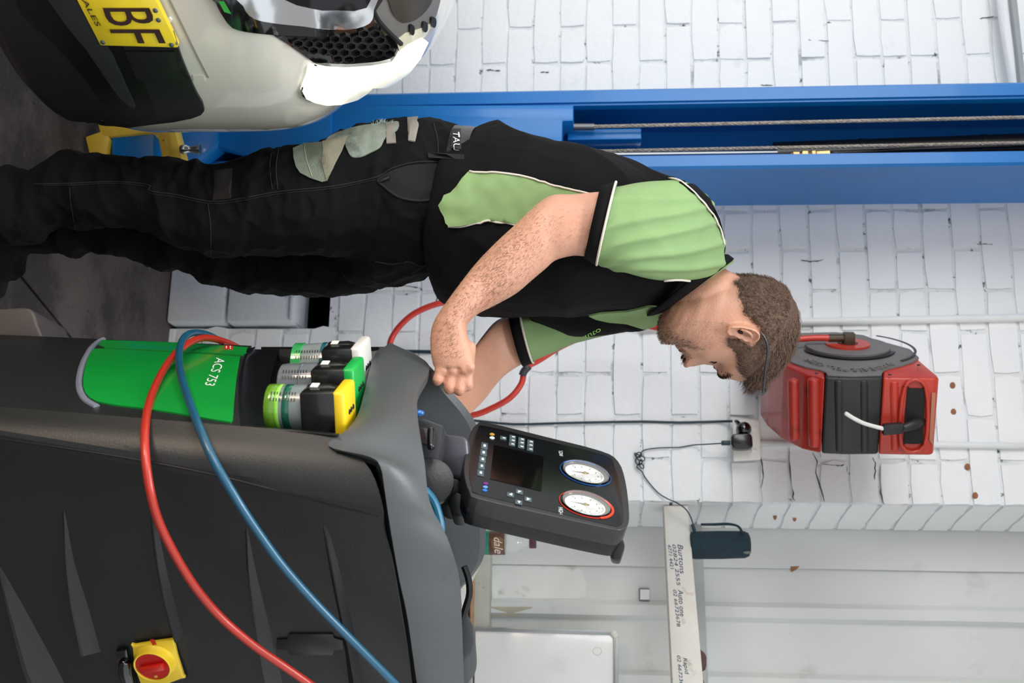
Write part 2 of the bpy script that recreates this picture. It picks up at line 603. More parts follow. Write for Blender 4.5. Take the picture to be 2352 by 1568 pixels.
for sgn in (1, -1):
    bm = bmesh.new()
    prism(bm, clip(rect, GA + gn * sgn * .0035, gn * sgn), ZUP * .01, .002, 1)
    obj('concrete_slab', bm, fm, floor)

# sheet metal wall at the right
SW0, SA = Vector((.5, 3.135, 0)), math.atan(.27)
ST = Vector((math.cos(SA), -math.sin(SA), 0)); SN = Vector((-math.sin(SA), -math.cos(SA), 0))
def SH(px, py, o=0.0): return hit(px, py, SW0 + SN * o, SN)
def sS(py): return (SH(1500, py) - SW0).dot(ST)
sheetm = mat('painted_sheet', '#d9dcda', .45, var=.03, scale=4, bump=.12, bscale=14, dirt=[('#a8aaa4', 7, .60, .74, .45), ('#6f7472', 40, .72, .75, .5)])
bm = bmesh.new()
box(bm, SW0 + ST * .8 - SN * .045 + ZUP * 1.28, ST * 1.2, SN * .01, ZUP * 1.28)
wr = struct(obj('wall_right', bm, sheetm))
def metal_sheet(s0, s1, ribs, off):
    prof = [(s0, 0.0)]
    for r in ribs:
        if s0 < r - .03 and r + .03 < s1:
            prof += [(r - .026, 0), (r - .013, .022), (r + .013, .022), (r + .026, 0)]
    prof.append((s1, 0.004))
    out = []
    for (a, h), (b, g) in zip(prof, prof[1:]):
        out += [(a + (b - a) * t / 3, h + (g - h) * t / 3) for t in range(3)]
    out.append(prof[-1])
    rows = []
    for j in range(14):
        z = .0 + 2.55 * j / 13
        rows.append([SW0 + ST * (s + .0018 * noise.noise(Vector((z * 4, s * 9, off * 50)))) + SN * (h + off) + ZUP * z for s, h in out])
    sheet('metal_sheet', rows, .0025, sheetm, wr, 25)
rib0 = sS(1402); per = sS(1562) - rib0
metal_sheet(-.12, sS(1301), [], .004)
metal_sheet(sS(1299), sS(1860), [rib0 + per * i for i in range(4)], .0)
metal_sheet(sS(1850), 1.9, [rib0 + per * i for i in range(3, 8)], .003)
# old patches of lighter paint, a plate and a label on the sheets
pm = mat('patch_paint', '#e4e6e4', .5, var=.03, dirt='#bcbcb4', dscale=8)
BS = bvh_of(*[c for c in wr.children])
obj('repair_patch', drape(BS, [(1130, 1298), (1320, 1300), (1336, 1312), (1346, 1340), (1344, 1370), (1330, 1376), (1130, 1375)], .0005, .002, 30, 3.1, False), pm, wr)
obj('repair_patch', drape(BS, [(1128, 1393), (1225, 1393), (1198, 1412), (1128, 1414)], .0005, .0015, 30, 3.1, False), mat('old_patch', '#c8c2ae', .7, var=.1), wr)
bm = bmesh.new()
for dd in (0,):
    c = SH(1480, 1365, .006)
    box(bm, c, ST * .017, SN * .003, ZUP * .014, .001)
o = obj('card_holder', bm, mat('grey_edge', '#6d7576', .5)); tag(o, 'small square white card holder fixed on the sheet metal wall', 'card holder')
bm = bmesh.new(); box(bm, SH(1481, 1365, .010), ST * .0135, SN * .002, ZUP * .0125); obj('card', bm, mat('card', '#e9ecec', .5), o)
bm = bmesh.new(); prism(bm, [SH(a, b, .002) for a, b in ((1814, 1301), (1836, 1300), (1828, 1308), (1818, 1313))], SN * .008); obj('torn_edge', bm, brickred, wr)

# rails across the sheets
railm = mat('rail_paint', '#dcdad2', .6, var=.05, scale=15, bump=.3, bscale=50, dirt=[('#a08a68', 14, .62, .72, .6), ('#77706a', 40, .70, .74, .6)])
bm = bmesh.new()
fa, fb = [P(1524, 1160, 2.93), P(1580, 1160, 2.93)], [P(1548, 1640, 2.52), P(1622, 1640, 2.52)]
bk = Vector((.03, .055, 0))
prism(bm, [fa[0], fb[0], fb[1], fa[1]], bk, .003)
rail = struct(obj('trim_1', bm, railm))
BR = bvh_of(rail)
ink = mat('marker_ink', '#39506a', .8)
for txt, q in (('Burtons', [(1556, 1250), (1562, 1318), (1574, 1316), (1568, 1250)]), ('02824 2555', [(1544, 1250), (1555, 1346), (1563, 1344), (1552, 1250)]),
               ('4771 4421', [(1533, 1250), (1540, 1308), (1548, 1306), (1541, 1250)]),
               ('Auto one', [(1557, 1354), (1562, 1416), (1574, 1414), (1569, 1354)]), ('02 66723678', [(1546, 1354), (1555, 1440), (1563, 1438), (1554, 1354)]),
               ('Rapid', [(1566, 1510), (1571, 1550), (1583, 1548), (1578, 1510)]), ('02 66723678', [(1555, 1505), (1563, 1590), (1571, 1588), (1563, 1505)])):
    text_on(BR, txt, q, ink, 'handwriting', rail, .0004, dflt=2.8, shear=.25, th=.0003)
bm = bmesh.new()
q0, q1 = SH(1592, 1196, .03), SH(1600, 1660, .03)
prism(bm, [SH(1580, 1196, .05), SH(1600, 1700, .05), SH(1632, 1700, .05), SH(1612, 1196, .05)], -SN * .045, .002)
struct(obj('trim_2', bm, mat('rail_back', '#aeb2b0', .6, var=.05)))
bm = bmesh.new()
prism(bm, [SH(1092, 1150, .07), SH(1080, 1750, .07), SH(1118, 1750, .07), SH(1128, 1150, .07)], -SN * .065, .004)
struct(obj('trim_3', bm, mat('rail_low', '#b9bcb2', .7, var=.12, scale=9, dirt=[('#5e5a50', 22, .62, .68, .7)])))
bm = bmesh.new()
prism(bm, [SH(1085, 1150, .08), SH(1073, 1750, .08), SH(1081, 1750, .08), SH(1092, 1150, .08)], -SN * .06, .002)
struct(obj('trim_4', bm, mat('rail_rust', '#b08a68', .8, var=.2)))
# low white brickwork under the rail
bm = bmesh.new()
z = SH(1080, 1400).z
box(bm, SW0 + ST * .75 + SN * .05 + ZUP * z / 2, ST * .95, SN * .05, ZUP * z / 2)
struct(obj('trim_5', bm, paint))

# eaves rail and white pipe, top left
bm = bmesh.new()
tube(bm, [P(2300, -60, 3.20), P(2306, 30, 3.17), P(2328, 170, 3.13), P(2348, 300, 3.10)], .016, 12)
struct(obj('trim_6', bm, paint))
bm = bmesh.new()
prism(bm, [P(2316, -60, 3.16), P(2345, 190, 3.08), P(2385, 420, 3.0), P(2400, 420, 3.0), P(2356, 180, 3.08), P(2330, -60, 3.16)], Vector((0, .05, 0)), .002)
struct(obj('trim_7', bm, mat('grey_steel', '#9aa2a5', .5, var=.05)))
# pale lining above the eaves rail
bm = bmesh.new()
A0, A1 = P(2322, -160, 3.24), P(2398, 400, 3.06)
prism(bm, [A0, A1, A1 + Vector((0, -2.2, .75)), A0 + Vector((0, -2.2, .75))], ZUP * .02)
bm.free()
# plaster roof lining
bm = bmesh.new()
box(bm, Vector((-.2, 2.35, 2.60)), Vector((2.4, 0, 0)), Vector((0, .95, .0)), ZUP * .015)
struct(obj('ceiling', bm, mat('ceiling_paint', '#ecebec', .8, var=.02)))

# ------------------------------------------------------------------ vehicle lift
blue = mat('lift_blue', '#0470bd', .36, var=.04, scale=6, spec=.4, coat=.12, bump=.05, bscale=30, dirt=[('#0c4f8c', 9, .66, .76, .4), ('#5b3e22', 50, .745, .76, .7)])
LF = Vector((-.412, 2.72, 0)); LU, LW = -WT, -WN
lift = empty('vehicle_lift', (-.5, 2.8, 0), 'tall blue steel lift column beside the white car, wire ropes running inside it', 'vehicle lift')
sec = [(.030, .028), (.030, .0), (.006, 0), (0, .006), (0, .25), (.211, .25), (.211, .006), (.205, 0), (.176, 0), (.176, .03)]
bm = bmesh.new()
pl = [Vector(LF + LU * a + LW * b) for a, b in sec]
inn = [(.036, .028), (.036, .006), (.010, .007), (.007, .010), (.007, .243), (.204, .243), (.204, .010), (.201, .007), (.170, .006), (.170, .03)]
pi = [Vector(LF + LU * a + LW * b) for a, b in inn]
loft(bm, [[p + ZUP * z for p in pl + pi[::-1]] for z in (0.012, 1.3, 2.5)])
obj('column', bm, blue, lift, 20)
bm = bmesh.new()
box(bm, LF + LU * .118 + LW * .13 + ZUP * .006, LU * .19, LW * .16, ZUP * .006, .002)
obj('base_plate', bm, blue, lift)
def LP(px, py, off=0.0):
    return hit(px, py, LF - LW * off, LW)
# carriage in the column mouth
bm = bmesh.new()
poly = [LP(a, b, .03) for a, b in ((430, 242), (1317, 241), (1317, 278), (1292, 278), (1290, 352), (760, 352), (500, 335), (440, 372), (430, 372))]
prism(bm, poly, LW * .10, .003)
obj('carriage', bm, blue, lift)
bm = bmesh.new()
prism(bm, [LP(a, b, .06) for a, b in ((250, 225), (500, 225), (500, 330), (442, 372), (250, 372))], LW * .06, .004)
prism(bm, [LP(a, b, .05) for a, b in ((498, 225), (760, 225), (760, 355), (650, 372), (498, 335))], LW * .03, .002)
obj('carriage_shoe', bm, blue, lift)
bm = bmesh.new()
box(bm, LP(1388, 331, -.10), LU * .014, LW * .06, ZUP * .09, .002)
obj('slide_block', bm, blue, lift)
steel = mat('wire_rope', '#b3aca4', .4, metal=.8, var=.3, scale=300, bump=1.0, bscale=500, stretch=(1, 1, .4))
def rope(pts, r):
    bm = bmesh.new()
    a, b = pts
    n = 260
    c = [a.lerp(b, i / n) for i in range(n + 1)]
    tube(bm, [a, b], r * .75, 8, 1)
    t = (b - a).normalized(); u = t.orthogonal().normalized(); v = t.cross(u)
    for k in range(5):
        rings = []
        for i, p in enumerate(c):
            an = i * .42 + k * 2 * math.pi / 5
            q = p + (u * math.cos(an) + v * math.sin(an)) * r * .62
            rings.append([q + (u * math.cos(g) + v * math.sin(g)) * r * .42 for g in (0, 1.57, 3.14, 4.71)])
        loft(bm, rings)
    return obj('wire_rope', bm, steel, lift, True)
rope((LP(1345, 291, -.02), LP(2420, 268, -.02)), .0048)
rope((LP(1290, 349, -.045), LP(2420, 327, -.045)), .0048)
bm = bmesh.new(); tube(bm, [LP(1300, 291, -.02), LP(1365, 291, -.02)], .0085, 12, 1); obj('rope_end', bm, mat('rope_sleeve', '#6f7072', .4, .8), lift)
bm = bmesh.new(); tube(bm, [LP(1290, 356, -.10), LP(1785, 350, -.10)], .0085, 12, 1); obj('piston_rod', bm, mat('chrome', '#dfe3e6', .12, 1.0, 0), lift)
blk = mat('black_metal', '#0b0b0c', .35, var=.1)
bm = bmesh.new()
a, b = LP(1775, 357, -.125), LP(2440, 334, -.125)
lathe(bm, a, b - a, [(.03, 0), (.033, .003), (.033, (b - a).length)], 24)
for f in (.30, .72):
    q = a.lerp(b, f); lathe(bm, q, b - a, [(.0345, 0), (.0345, .01)], 24)
obj('hydraulic_cylinder', bm, blk, lift)
brass = mat('brass_fitting', '#a5875a', .35, .9, .15, 60)
bm = bmesh.new()
p0, p1 = LP(1816, 356, -.04), LP(1905, 352, -.04)
lathe(bm, p0, p1 - p0, [(.006, 0), (.009, .006), (.008, .02), (.004, .024), (.010, .027), (.010, .04), (.006, .043), (.0095, .05), (.0095, .058), (.007, .06), (.0075, .062), (.0075, (p1 - p0).length)], 6)
obj('hose_fitting', bm, brass, lift, False)
bm = bmesh.new(); tube(bm, [p1, LP(1980, 349, -.05), LP(2100, 343, -.07), LP(2440, 330, -.09)], .0055, 8); obj('pressure_hose', bm, blk, lift, True)
# yellow foot guard and pin on the lift arm
yel = mat('yellow_paint', '#d9b83c', .45, var=.08, scale=30, dirt=[('#3a2d14', 45, .66, .70, .8)])
bm = bmesh.new()
def GP(px, py): return P(px, py, 2.50)
prism(bm, [GP(a, b) for a, b in ((225, 284), (366, 284), (366, 303), (262, 312), (232, 314))], Vector((.01, .05, 0)), .002)
prism(bm, [GP(a, b) for a, b in ((196, 314), (236, 300), (252, 316), (243, 360), (206, 356))], Vector((.01, .03, 0)), .002)
prism(bm, [P(a, b, 2.47) for a, b in ((364, 290), (382, 290), (390, 312), (392, 375), (374, 372), (364, 318))], Vector((.01, .05, 0)), .002)
prism(bm, [P(a, b, 2.45) for a, b in ((382, 285), (398, 285), (421, 376), (393, 380), (384, 312))], Vector((.01, .05, 0)), .002)
obj('foot_guard', bm, yel, lift, label='yellow foot guard')
bm = bmesh.new()
p0, p1 = P(415, 343, 2.43), P(460, 343, 2.43)
lathe(bm, p0, p1 - p0, [(.009, 0), (.0105, .004), (.0105, .012), (.007, .018), (.0065, .026), (.0085, .032), (.010, .040), (.010, (p1 - p0).length)], 16)
obj('arm_pin', bm, mat('steel_pin', '#b9bcbd', .2, .95, .1, 40), lift)
bm = bmesh.new()
box(bm, P(325, 320, 2.56), Vector((.16, 0, 0)), Vector((0, .05, 0)), ZUP * .05, .004)
obj('swing_arm', bm, blue, lift)

# ------------------------------------------------------------------ white car
carw = mat('car_white', '#cbc8be', .22, var=.01, coat=1.0, spec=.5)
carblk = mat('bumper_plastic', '#121314', .42, var=.08, scale=30, bump=.08, bscale=300)
gloss = mat('gloss_black', '#050607', .08, var=0, coat=1.0)
car = empty('car', (-.8, 1.75, 0), 'white car with open bonnet, lit headlamp and yellow plate in front of the blue lift', 'car')
plan = [(-1.30, .72), (-1.05, .98), (-.8, 1.245), (-.62, 1.43), (-.50, 1.555), (-.43, 1.635), (-.388, 1.71), (-.368, 1.80), (-.376, 1.90), (-.42, 2.02), (-.52, 2.17), (-.8, 2.42), (-1.3, 2.85)]
plan = curve(plan, 73)
CC = Vector((-1.35, 2.0, 0))
insz = [(.285, .035), (.30, .012), (.338, .004), (.41, -.012), (.485, -.014), (.56, -.015), (.644, -.012), (.70, .004), (.752, .045), (.80, .065), (.844, .088), (.88, .12), (.917, .19), (.945, .28)]
def car_pt(p, z, i):
    v = Vector((p[0], p[1], 0)) - CC
    v = v * (1 - i / v.length)
    return CC + v + ZUP * z
rows = [[car_pt(p, z, i) for p in plan] for z, i in curve(insz, 53)]
body = sheet('body', rows, .004, carw, car, 60)
BC = bvh_of(body)
def cd(name, poly, m, off=.0005, th=.004, res=14, smooth=False, parent=None, per=3, label=None):
    return obj(name, drape(BC, poly, off, th, res, 1.7, smooth, per), m, parent or car, 40, label)
skirt = [p for p in plan if p[1] < 1.83 and p[0] < -.36]
sheet('bumper_skirt', [[car_pt(p, z, i - .007) for p in skirt] for z, i in curve([(.262, .05), (.275, .030), (.285, .022), (.30, .008), (.338, .004), (.36, .0)], 16)], .004, carblk, car, 60)
bmp = cd('lower_bumper', [(409, 100), (418, 128), (434, 168), (452, 208), (466, 232), (470, 248), (462, 258), (440, 266), (400, 274), (340, 281), (295, 287), (262, 296), (235, 304), (200, 317), (178, 310),
        (120, 262), (60, 205), (0, 145), (-60, 90), (-60, -60), (180, -60), (205, 0), (230, 60)], carblk, .0, .005)
cd('air_intake', closed([(60, -60), (150, -20), (215, 20), (262, 62), (300, 130), (330, 180), (352, 232), (358, 252), (345, 265), (310, 272), (268, 262), (238, 232), (205, 185), (160, 130), (100, 70), (40, 15), (-20, -40)], 2),
   mat('intake_black', '#030404', .35), .005, .001)
cd('intake_lip', closed([(120, -60), (190, 0), (225, 60), (262, 120), (300, 205), (312, 234), (290, 222), (262, 190), (205, 105), (160, 50), (90, -60)], 2), mat('intake_lip', '#1d2021', .45), .006, .006)
cd('tow_cover', [(290, 112), (402, 112), (416, 160), (430, 178), (318, 176)], mat('cover_black', '#161718', .35), .005, .003)
# plate
def BQ(px, py): return cast(BC, px, py, 1.7)[0]
pc = [BQ(230, 100), BQ(402, 104), BQ(352, 4), BQ(192, 10)]
pu, pv = (pc[0] - pc[3]), (pc[1] - pc[0])
pn = pu.cross(pv).normalized()
if pn.dot(CAM - pc[0]) < 0: pn = -pn
po = pc[0] + pn * .014
def PH(px, py, o=0.0): return hit(px, py, po + pn * o, pn)
bm = bmesh.new()
prism(bm, [PH(a, b) for a, b in ((231, 105), (408, 110), (409, 104), (325, -70), (140, -70), (226, 96))], -pn * .010, .0015)
plate = obj('number_plate', bm, mat('plate_yellow', '#e0c726', .35, var=.05, scale=20, bump=.15, bscale=40, coat=.4), car, label='yellow plate')
BP = bvh_of(plate)
pblk = mat('plate_black', '#33201c', .45)
text_on(BP, 'BF', [(236, 18), (262, 99), (381, 99), (343, 18)], pblk, 'letters', plate, .0006, th=.0012)
text_on(BP, 'WALES', [(170, -32), (221, 60), (233, 60), (183, -32)], pblk, 'letters', plate, .0006, th=.0008)
bm = bmesh.new(); seam(bm, BP, [(352, -70), (378, 0), (407, 103)], .0016, .0, 8); obj('plate_line', bm, pblk, plate)
for a, b in ((236, 97), (394, 103), (357, 24), (364, 46)):
    q, n = cast(BP, a, b, 1.7)
    bm = bmesh.new(); lathe(bm, q - n * .001, n, [(.004, 0), (.0035, .002), (.001, .0028)], 12); obj('screw', bm, mat('screw', '#6f7a80', .3, .8), plate)
cd('badge_dot', closed([(384, 42), (390, 38), (396, 44), (391, 50)], 3), mat('white_dot', '#dfdfe2', .3), .001, .002, 8)
bm = bmesh.new(); seam(bm, BC, [(345, -90), (385, -10), (420, 60), (450, 122), (479, 178)], .0028, -.0012, 20, 1.6); obj('panel_groove', bm, mat('groove', '#8f8c80', .5), car)
cd('sensor_tab', [(443, 172), (468, 171), (472, 185), (446, 186)], carw, .0, .002, 20)
# grille bar
cd('grille_surround', closed([(470, -60), (497, 0), (515, 35), (535, 58), (570, 68), (640, 76), (720, 78), (790, 74), (835, 62), (852, 50), (858, 20), (862, -60)], 2), gloss, .0, .008)
cd('sticker', [(503, -4), (516, -3), (528, 18), (532, 25), (516, 20)], mat('green_sticker', '#2c9a3c', .4), .0085, .0006, 10)
cd('chrome_bar', closed([(535, -60), (556, 0), (570, 22), (598, 36), (650, 46), (720, 51), (790, 52), (830, 44), (846, 30), (848, 8), (840, -60)], 2), mat('chrome', '#dfe3e6', .12, 1.0, 0), .008, .010)
cd('chrome_inner', closed([(640, -60), (640, -12), (700, 6), (770, 8), (832, 2), (832, -60)], 2), mat('dark_chrome', '#3a3a3c', .1, 1.0, 0), .0185, .002)
# honeycomb panel beside the lamp
cd('honeycomb_frame', [(625, 78), (660, 100), (700, 128), (722, 143), (745, 148), (790, 150), (850, 146), (896, 138), (905, 126), (913, 110), (905, 92), (880, 62), (852, 45), (830, 64), (790, 75), (700, 80)], gloss, .0, .004)
cd('honeycomb_back', [(650, 80), (712, 112), (740, 122), (800, 125), (860, 120), (896, 108), (880, 75), (855, 50), (838, 64), (790, 77), (700, 82)], mat('void_black', '#020202', .8), .004, .0008)
hp = [(650, 80), (712, 112), (740, 122), (800, 125), (860, 120), (898, 108), (880, 72), (852, 42), (838, 64), (790, 77), (700, 82)]
def inside(x, y, poly):
    c = False
    for (x1, y1), (x2, y2) in zip(poly, poly[1:] + poly[:1]):
        if (y1 > y) != (y2 > y) and x < (x2 - x1) * (y - y1) / (y2 - y1) + x1: c = not c
    return c
hexm = mat('honeycomb_plastic', '#1b1c1e', .3, var=.1)
for j in range(-1, 6):
    for i in range(14):
        hx = 655 + i * 25 + (j % 2) * 12.5 - 2 * j
        hy = 62 + j * 14.5 + i * .6
        if not inside(hx, hy, hp): continue
        bm = bmesh.new()
        pts = [(hx + 15 * math.cos(k * math.pi / 3 + math.pi / 6) * .93, hy + 10 * math.sin(k * math.pi / 3 + math.pi / 6)) for k in range(6)]
        r0, r1, r2 = [], [], []
        for x, y in pts:
            q, n = cast(BC, x, y, 1.75); q2, n2 = cast(BC, hx + (x - hx) * .78, hy + (y - hy) * .78, 1.75)
            r0.append(q + n * .0045); r1.append(q + n * .012); r2.append(q2 + n2 * .012)
        v = loft(bm, [r0, r1, r2, [p - (r1[k] - r0[k]) * .9 for k, p in enumerate(r2)]], cap=False)
        obj('honeycomb_cell', bm, hexm, car, False)
# headlamp, switched on
lampm = mat('lamp_lit', '#fffdec', .12, var=.0, emit=.6, coat=1.0)
cd('headlamp', [(706, 148), (703, 168), (694, 190), (690, 204), (696, 216), (714, 226), (742, 232), (775, 229), (815, 217), (860, 199), (905, 176), (935, 153), (955, 126), (972, 90), (965, 84), (935, 98), (915, 112), (908, 128), (898, 138), (850, 147), (780, 150), (740, 149), (722, 146)], lampm, .001, .010, label='lit headlamp lens')
bm = bmesh.new(); seam(bm, BC, [(722, 146), (712, 165), (698, 190), (692, 206), (700, 219), (722, 229)], .0028, .004, 24, 1.75); obj('lamp_gasket', bm, gloss, car)
cd('lamp_housing_clear', [(912, 112), (930, 98), (968, 80), (982, 58), (990, 45), (960, 60), (925, 70), (905, 85)], mat('lamp_plastic', '#d9d5bb', .15, coat=1), .001, .006)
cd('slam_panel', [(842, -60), (850, -10), (862, 28), (885, 62), (905, 92), (916, 94), (918, 78), (925, 70), (960, 62), (985, 52), (996, 30), (1004, 0), (1008, -60)], mat('panel_grey', '#6a6866', .4, var=.1), .001, .005)
cd('panel_recess', closed([(880, -60), (888, 0), (900, 30), (918, 46), (945, 40), (968, 20), (985, -10), (990, -60)], 2), mat('panel_dark', '#38342f', .35), .007, .002)
for a, b in ((937, 66), (966, 60), (985, 50)):
    cd('clip', closed([(a - 5, b - 14), (a + 4, b - 14), (a + 5, b + 2), (a, b + 8), (a - 4, b + 2)], 2), carblk, .004, .006, 6)
bm = bmesh.new(); seam(bm, BC, [(845, -10), (858, 30), (880, 60), (917, 95)], .004, .006, 20, 1.8); obj('seal_strip', bm, carblk, car)
# under tray and inner wing so the shell is closed from the side
bm = bmesh.new()
bm.faces.new([bm.verts.new(car_pt(p, .30, .02)) for p in plan[::3]])
r = bmesh.ops.extrude_face_region(bm, geom=list(bm.faces)); bmesh.ops.translate(bm, vec=(0, 0, .01), verts=[v for v in r['geom'] if isinstance(v, bmesh.types.BMVert)])
obj('under_tray', bm, carblk, car)
bm = bmesh.new()
bm.faces.new([bm.verts.new(car_pt(p, .86, .14)) for p in plan[::3]])
r = bmesh.ops.extrude_face_region(bm, geom=list(bm.faces)); bmesh.ops.translate(bm, vec=(0, 0, .01), verts=[v for v in r['geom'] if isinstance(v, bmesh.types.BMVert)])
obj('engine_cover', bm, carblk, car)

# ------------------------------------------------------------------ service machine
gp = mat('grey_plastic', '#1a1d1e', .45, var=.05, scale=12, bump=.10, bscale=420, dirt=[('#2a2d2e', 7, .62, .74, .25), ('#1d1f20', 30, .74, .76, .5)])
gp2 = mat('shell_plastic', '#484c4e', .45, var=.05, scale=10, bump=.10, bscale=420, dirt=[('#303335', 11, .64, .74, .4)])
dk = mat('dark_plastic', '#0d0f11', .38, var=.05, bump=.08, bscale=300)
mach = empty('service_machine', (.35, 1.75, 0), 'large dark grey workshop machine with green panel, tilted display and hoses, under the man\'s hands', 'machine')
def dside(py):
    r = (py - 784) / FPX
    return (1.40 - .0672) / (1 - .56 * r)
def colgrid(cols, top, n, sub, ztop=None, low=-140):
    """cols: (py at px 0, py at px 560, depth); top: px of the upper edge for each column"""
    k = (len(cols) - 1) * sub + 1
    C = curve([(*c, t) for c, t in zip(cols, top)], k)
    rows = []
    for j in range(n + 1):
        t = j / n
        row = []
        for a, b, d, tp in C:
            px = low + (tp - low) * t
            row.append(P(px, a + (b - a) * px / 560, d))
        rows.append(row)
    lowr = [Vector((p.x + (p.x - q.x) * 1.2, p.y, .07)) for p, q in zip(rows[0], rows[1])]
    midr = [p.lerp(q, .5) for p, q in zip(lowr, rows[0])]
    return [lowr, midr] + rows
R = colgrid([(772, 797, 1.83), (786, 806, 1.80), (800, 820, 1.745), (840, 868, 1.62), (890, 930, 1.51), (940, 984, 1.431)], [578, 572, 562, 549, 548, 552], 24, 5)
front = sheet('front_panel', R, .006, gp, mach, 30)
R = colgrid([(938, 982, 1.432), (975, 1045, 1.405), (1008, 1108, 1.40), (1080, 1170, dside(1120)), (1200, 1260, dside(1230)), (1400, 1430, dside(1410)), (1568, 1580, dside(1574)), (1760, 1770, dside(1765))],
            [772, 852, 878, 884, 903, 930, 952, 985], 24, 4)
# the top edge follows the dark seam
side = sheet('side_panel', R, .006, gp, mach, 18)
BF_, BSD = bvh_of(front), bvh_of(side)
# back and bottom so the cabinet is a closed body
bm = bmesh.new()
x1 = P(0, 1765, dside(1765)); a = Vector((x1.x, x1.y, 0)); b = Vector((.50, 2.12, 0)); c = Vector((.035, 1.87, 0))
prism(bm, [Vector((.02, 1.84, .08)), Vector((.12, 1.455, .08)), Vector((a.x - .02, a.y + .03, .08)), Vector((b.x, b.y, .08))], ZUP * .50, .01)
obj('cabinet', bm, gp, mach)
bm = bmesh.new()
prism(bm, [Vector((.235, 1.63, .50)), Vector((.25, 1.52, .50)), Vector((a.x - .02, a.y + .03, .50)), Vector((b.x, b.y, .50)), Vector((.20, 1.95, .50))], ZUP * .42, .01)
obj('cabinet_top', bm, dk, mach)
wh = mat('castor_rubber', '#1a1a1b', .7)
for p in ((.14, 1.56), (.12, 1.80), (.42, 2.0), (.56, 1.72)):
    bm = bmesh.new(); lathe(bm, Vector((p[0] - .015, p[1], .045)), Vector((1, 0, 0)), [(.02, 0), (.043, .003), (.045, .008), (.045, .024), (.043, .029), (.02, .032)], 24); box(bm, Vector((p[0], p[1], .075)), Vector((.02, 0, 0)), Vector((0, .02, 0)), ZUP * .012, .002)
    obj('castor', bm, wh, mach)
# brown foot cover at the floor
bm = bmesh.new()
pts = [(-420, 690), (-200, 702), (0, 708), (45, 705), (66, 706), (78, 716), (86, 745), (104, 790), (104, 830), (-420, 830)]
prism(bm, [P(x, y, 1.86) for x, y in pts], Vector((.03, .12, 0)), .012, 3)
obj('foot_cover', bm, mat('taupe_plastic', '#4e4846', .45, var=.05), mach)

# ribs pressed into the side
def rib(path, h, flip=False):
    """path: (px lower, py, px upper, py) ; lower edge proud = a face tilted to the roof"""
    q = curve(path, 16)
    rows = []
    for i, (ax, ay, bx, by) in enumerate(q):
        hh = h * min(1, i / 9)
        pa, na = cast(BSD, ax, ay, 1.5); pb, nb = cast(BSD, bx, by, 1.5)
        if flip: rows.append([pa - na * .001, pb + nb * hh, pb + nb * hh + (pb - pa).normalized() * .002, pb + (pb - pa).normalized() * .010 - nb * .001])
        else: rows.append([pa - (pb - pa).normalized() * .004 - na * .001, pa + na * hh, pa.lerp(pb, .15) + na * hh * .95, pb - nb * .001])
    bm = bmesh.new(); grid(bm, rows)
    obj('pressed_rib', bm, gp, mach, 20)
rib([(146, 1170, 150, 1170), (158, 1290, 172, 1290), (178, 1400, 206, 1400), (196, 1488, 233, 1497)], .016)
rib([(566, 1210, 570, 1210), (576, 1330, 594, 1330), (600, 1470, 630, 1475), (618, 1568, 650, 1568), (630, 1640, 668, 1640)], .016)
rib([(-8, 1290, -2, 1290), (20, 1380, 50, 1380), (55, 1490, 110, 1490), (85, 1568, 150, 1568), (110, 1640, 185, 1640)], .02)
rib([(342, 1180, 346, 1180), (356, 1290, 364, 1290), (376, 1390, 388, 1390), (394, 1462, 408, 1462)], .012, True)
rib([(738, 1205, 742, 1205), (760, 1330, 770, 1330), (786, 1460, 800, 1460), (800, 1568, 818, 1568)], .012, True)
# shading drawn as a dark line on the crease; black tube darkens seam gap
bm = bmesh.new(); seam(bm, BSD, [(-60, 998), (0, 1008), (160, 1031), (333, 1059), (497, 1092), (640, 1128), (785, 1166), (872, 1186)], .0016, -.0006, 50, 1.45); obj('crease_shading', bm, dk, mach)
bm = bmesh.new()
pts = [(770, 1033), (810, 1042), (848, 1053), (865, 1062), (872, 1080), (878, 1110), (884, 1160), (893, 1230), (910, 1320), (930, 1420), (952, 1568), (985, 1760)]
tube(bm, [P(x, y, (dside(y) if y > 1100 else 1.405) + .004) for x, y in pts], [.001, .0015, .002, .003, .0035, .004, .004, .0045, .0045, .005, .005, .005], 8, 4)
obj('seam_gap_dark', bm, mat('gap_black', '#050505', .6), mach)

# top shell: arch beside the bottles and the near rim
prs = [((888, 798), (906, 798), 1.80, 1.81), ((868, 808), (948, 814), 1.765, 1.79), ((852, 848), (984, 845), 1.68, 1.74), ((840, 900), (958, 900), 1.59, 1.62), ((824, 955), (956, 950), 1.505, 1.54), ((798, 990), (962, 1000), 1.445, 1.49),
       ((758, 1024), (972, 1062), 1.415, 1.46), ((850, 1049), (976, 1105), 1.398, 1.45), ((876, 1072), (982, 1145), 1.395, 1.45), ((886, 1125), (996, 1182), 1.40, 1.46), ((893, 1172), (1013, 1212), 1.41, 1.475),
       ((904, 1240), (1034, 1262), 1.43, 1.49), ((920, 1330), (1052, 1330), 1.465, 1.52), ((939, 1420), (1058, 1430), 1.50, 1.555), ((960, 1568), (1063, 1568), 1.585, 1.64), ((992, 1760), (1072, 1760), 1.69, 1.74)]
rows = []
for (ax, ay, bx, by, da, db) in curve([(*a, *b, c, d) for a, b, c, d in prs], 76):
    A, B = P(ax, ay, da), P(bx, by, db)
    row = []
    for k in range(9):
        t = k / 8
        q = A.lerp(B, t)
        bul = math.sin(math.pi * t) * .010
        row.append(q + Vector((-.5, -.75, .1)).normalized() * bul)
    lip = row[-1] + Vector((.012, .02, -.004))
    rows.append([A + Vector((.012, .03, 0))] + row + [lip, lip + Vector((.008, .014, -.02))])
shell = sheet('top_shell', rows, .004, gp2, mach, 35)
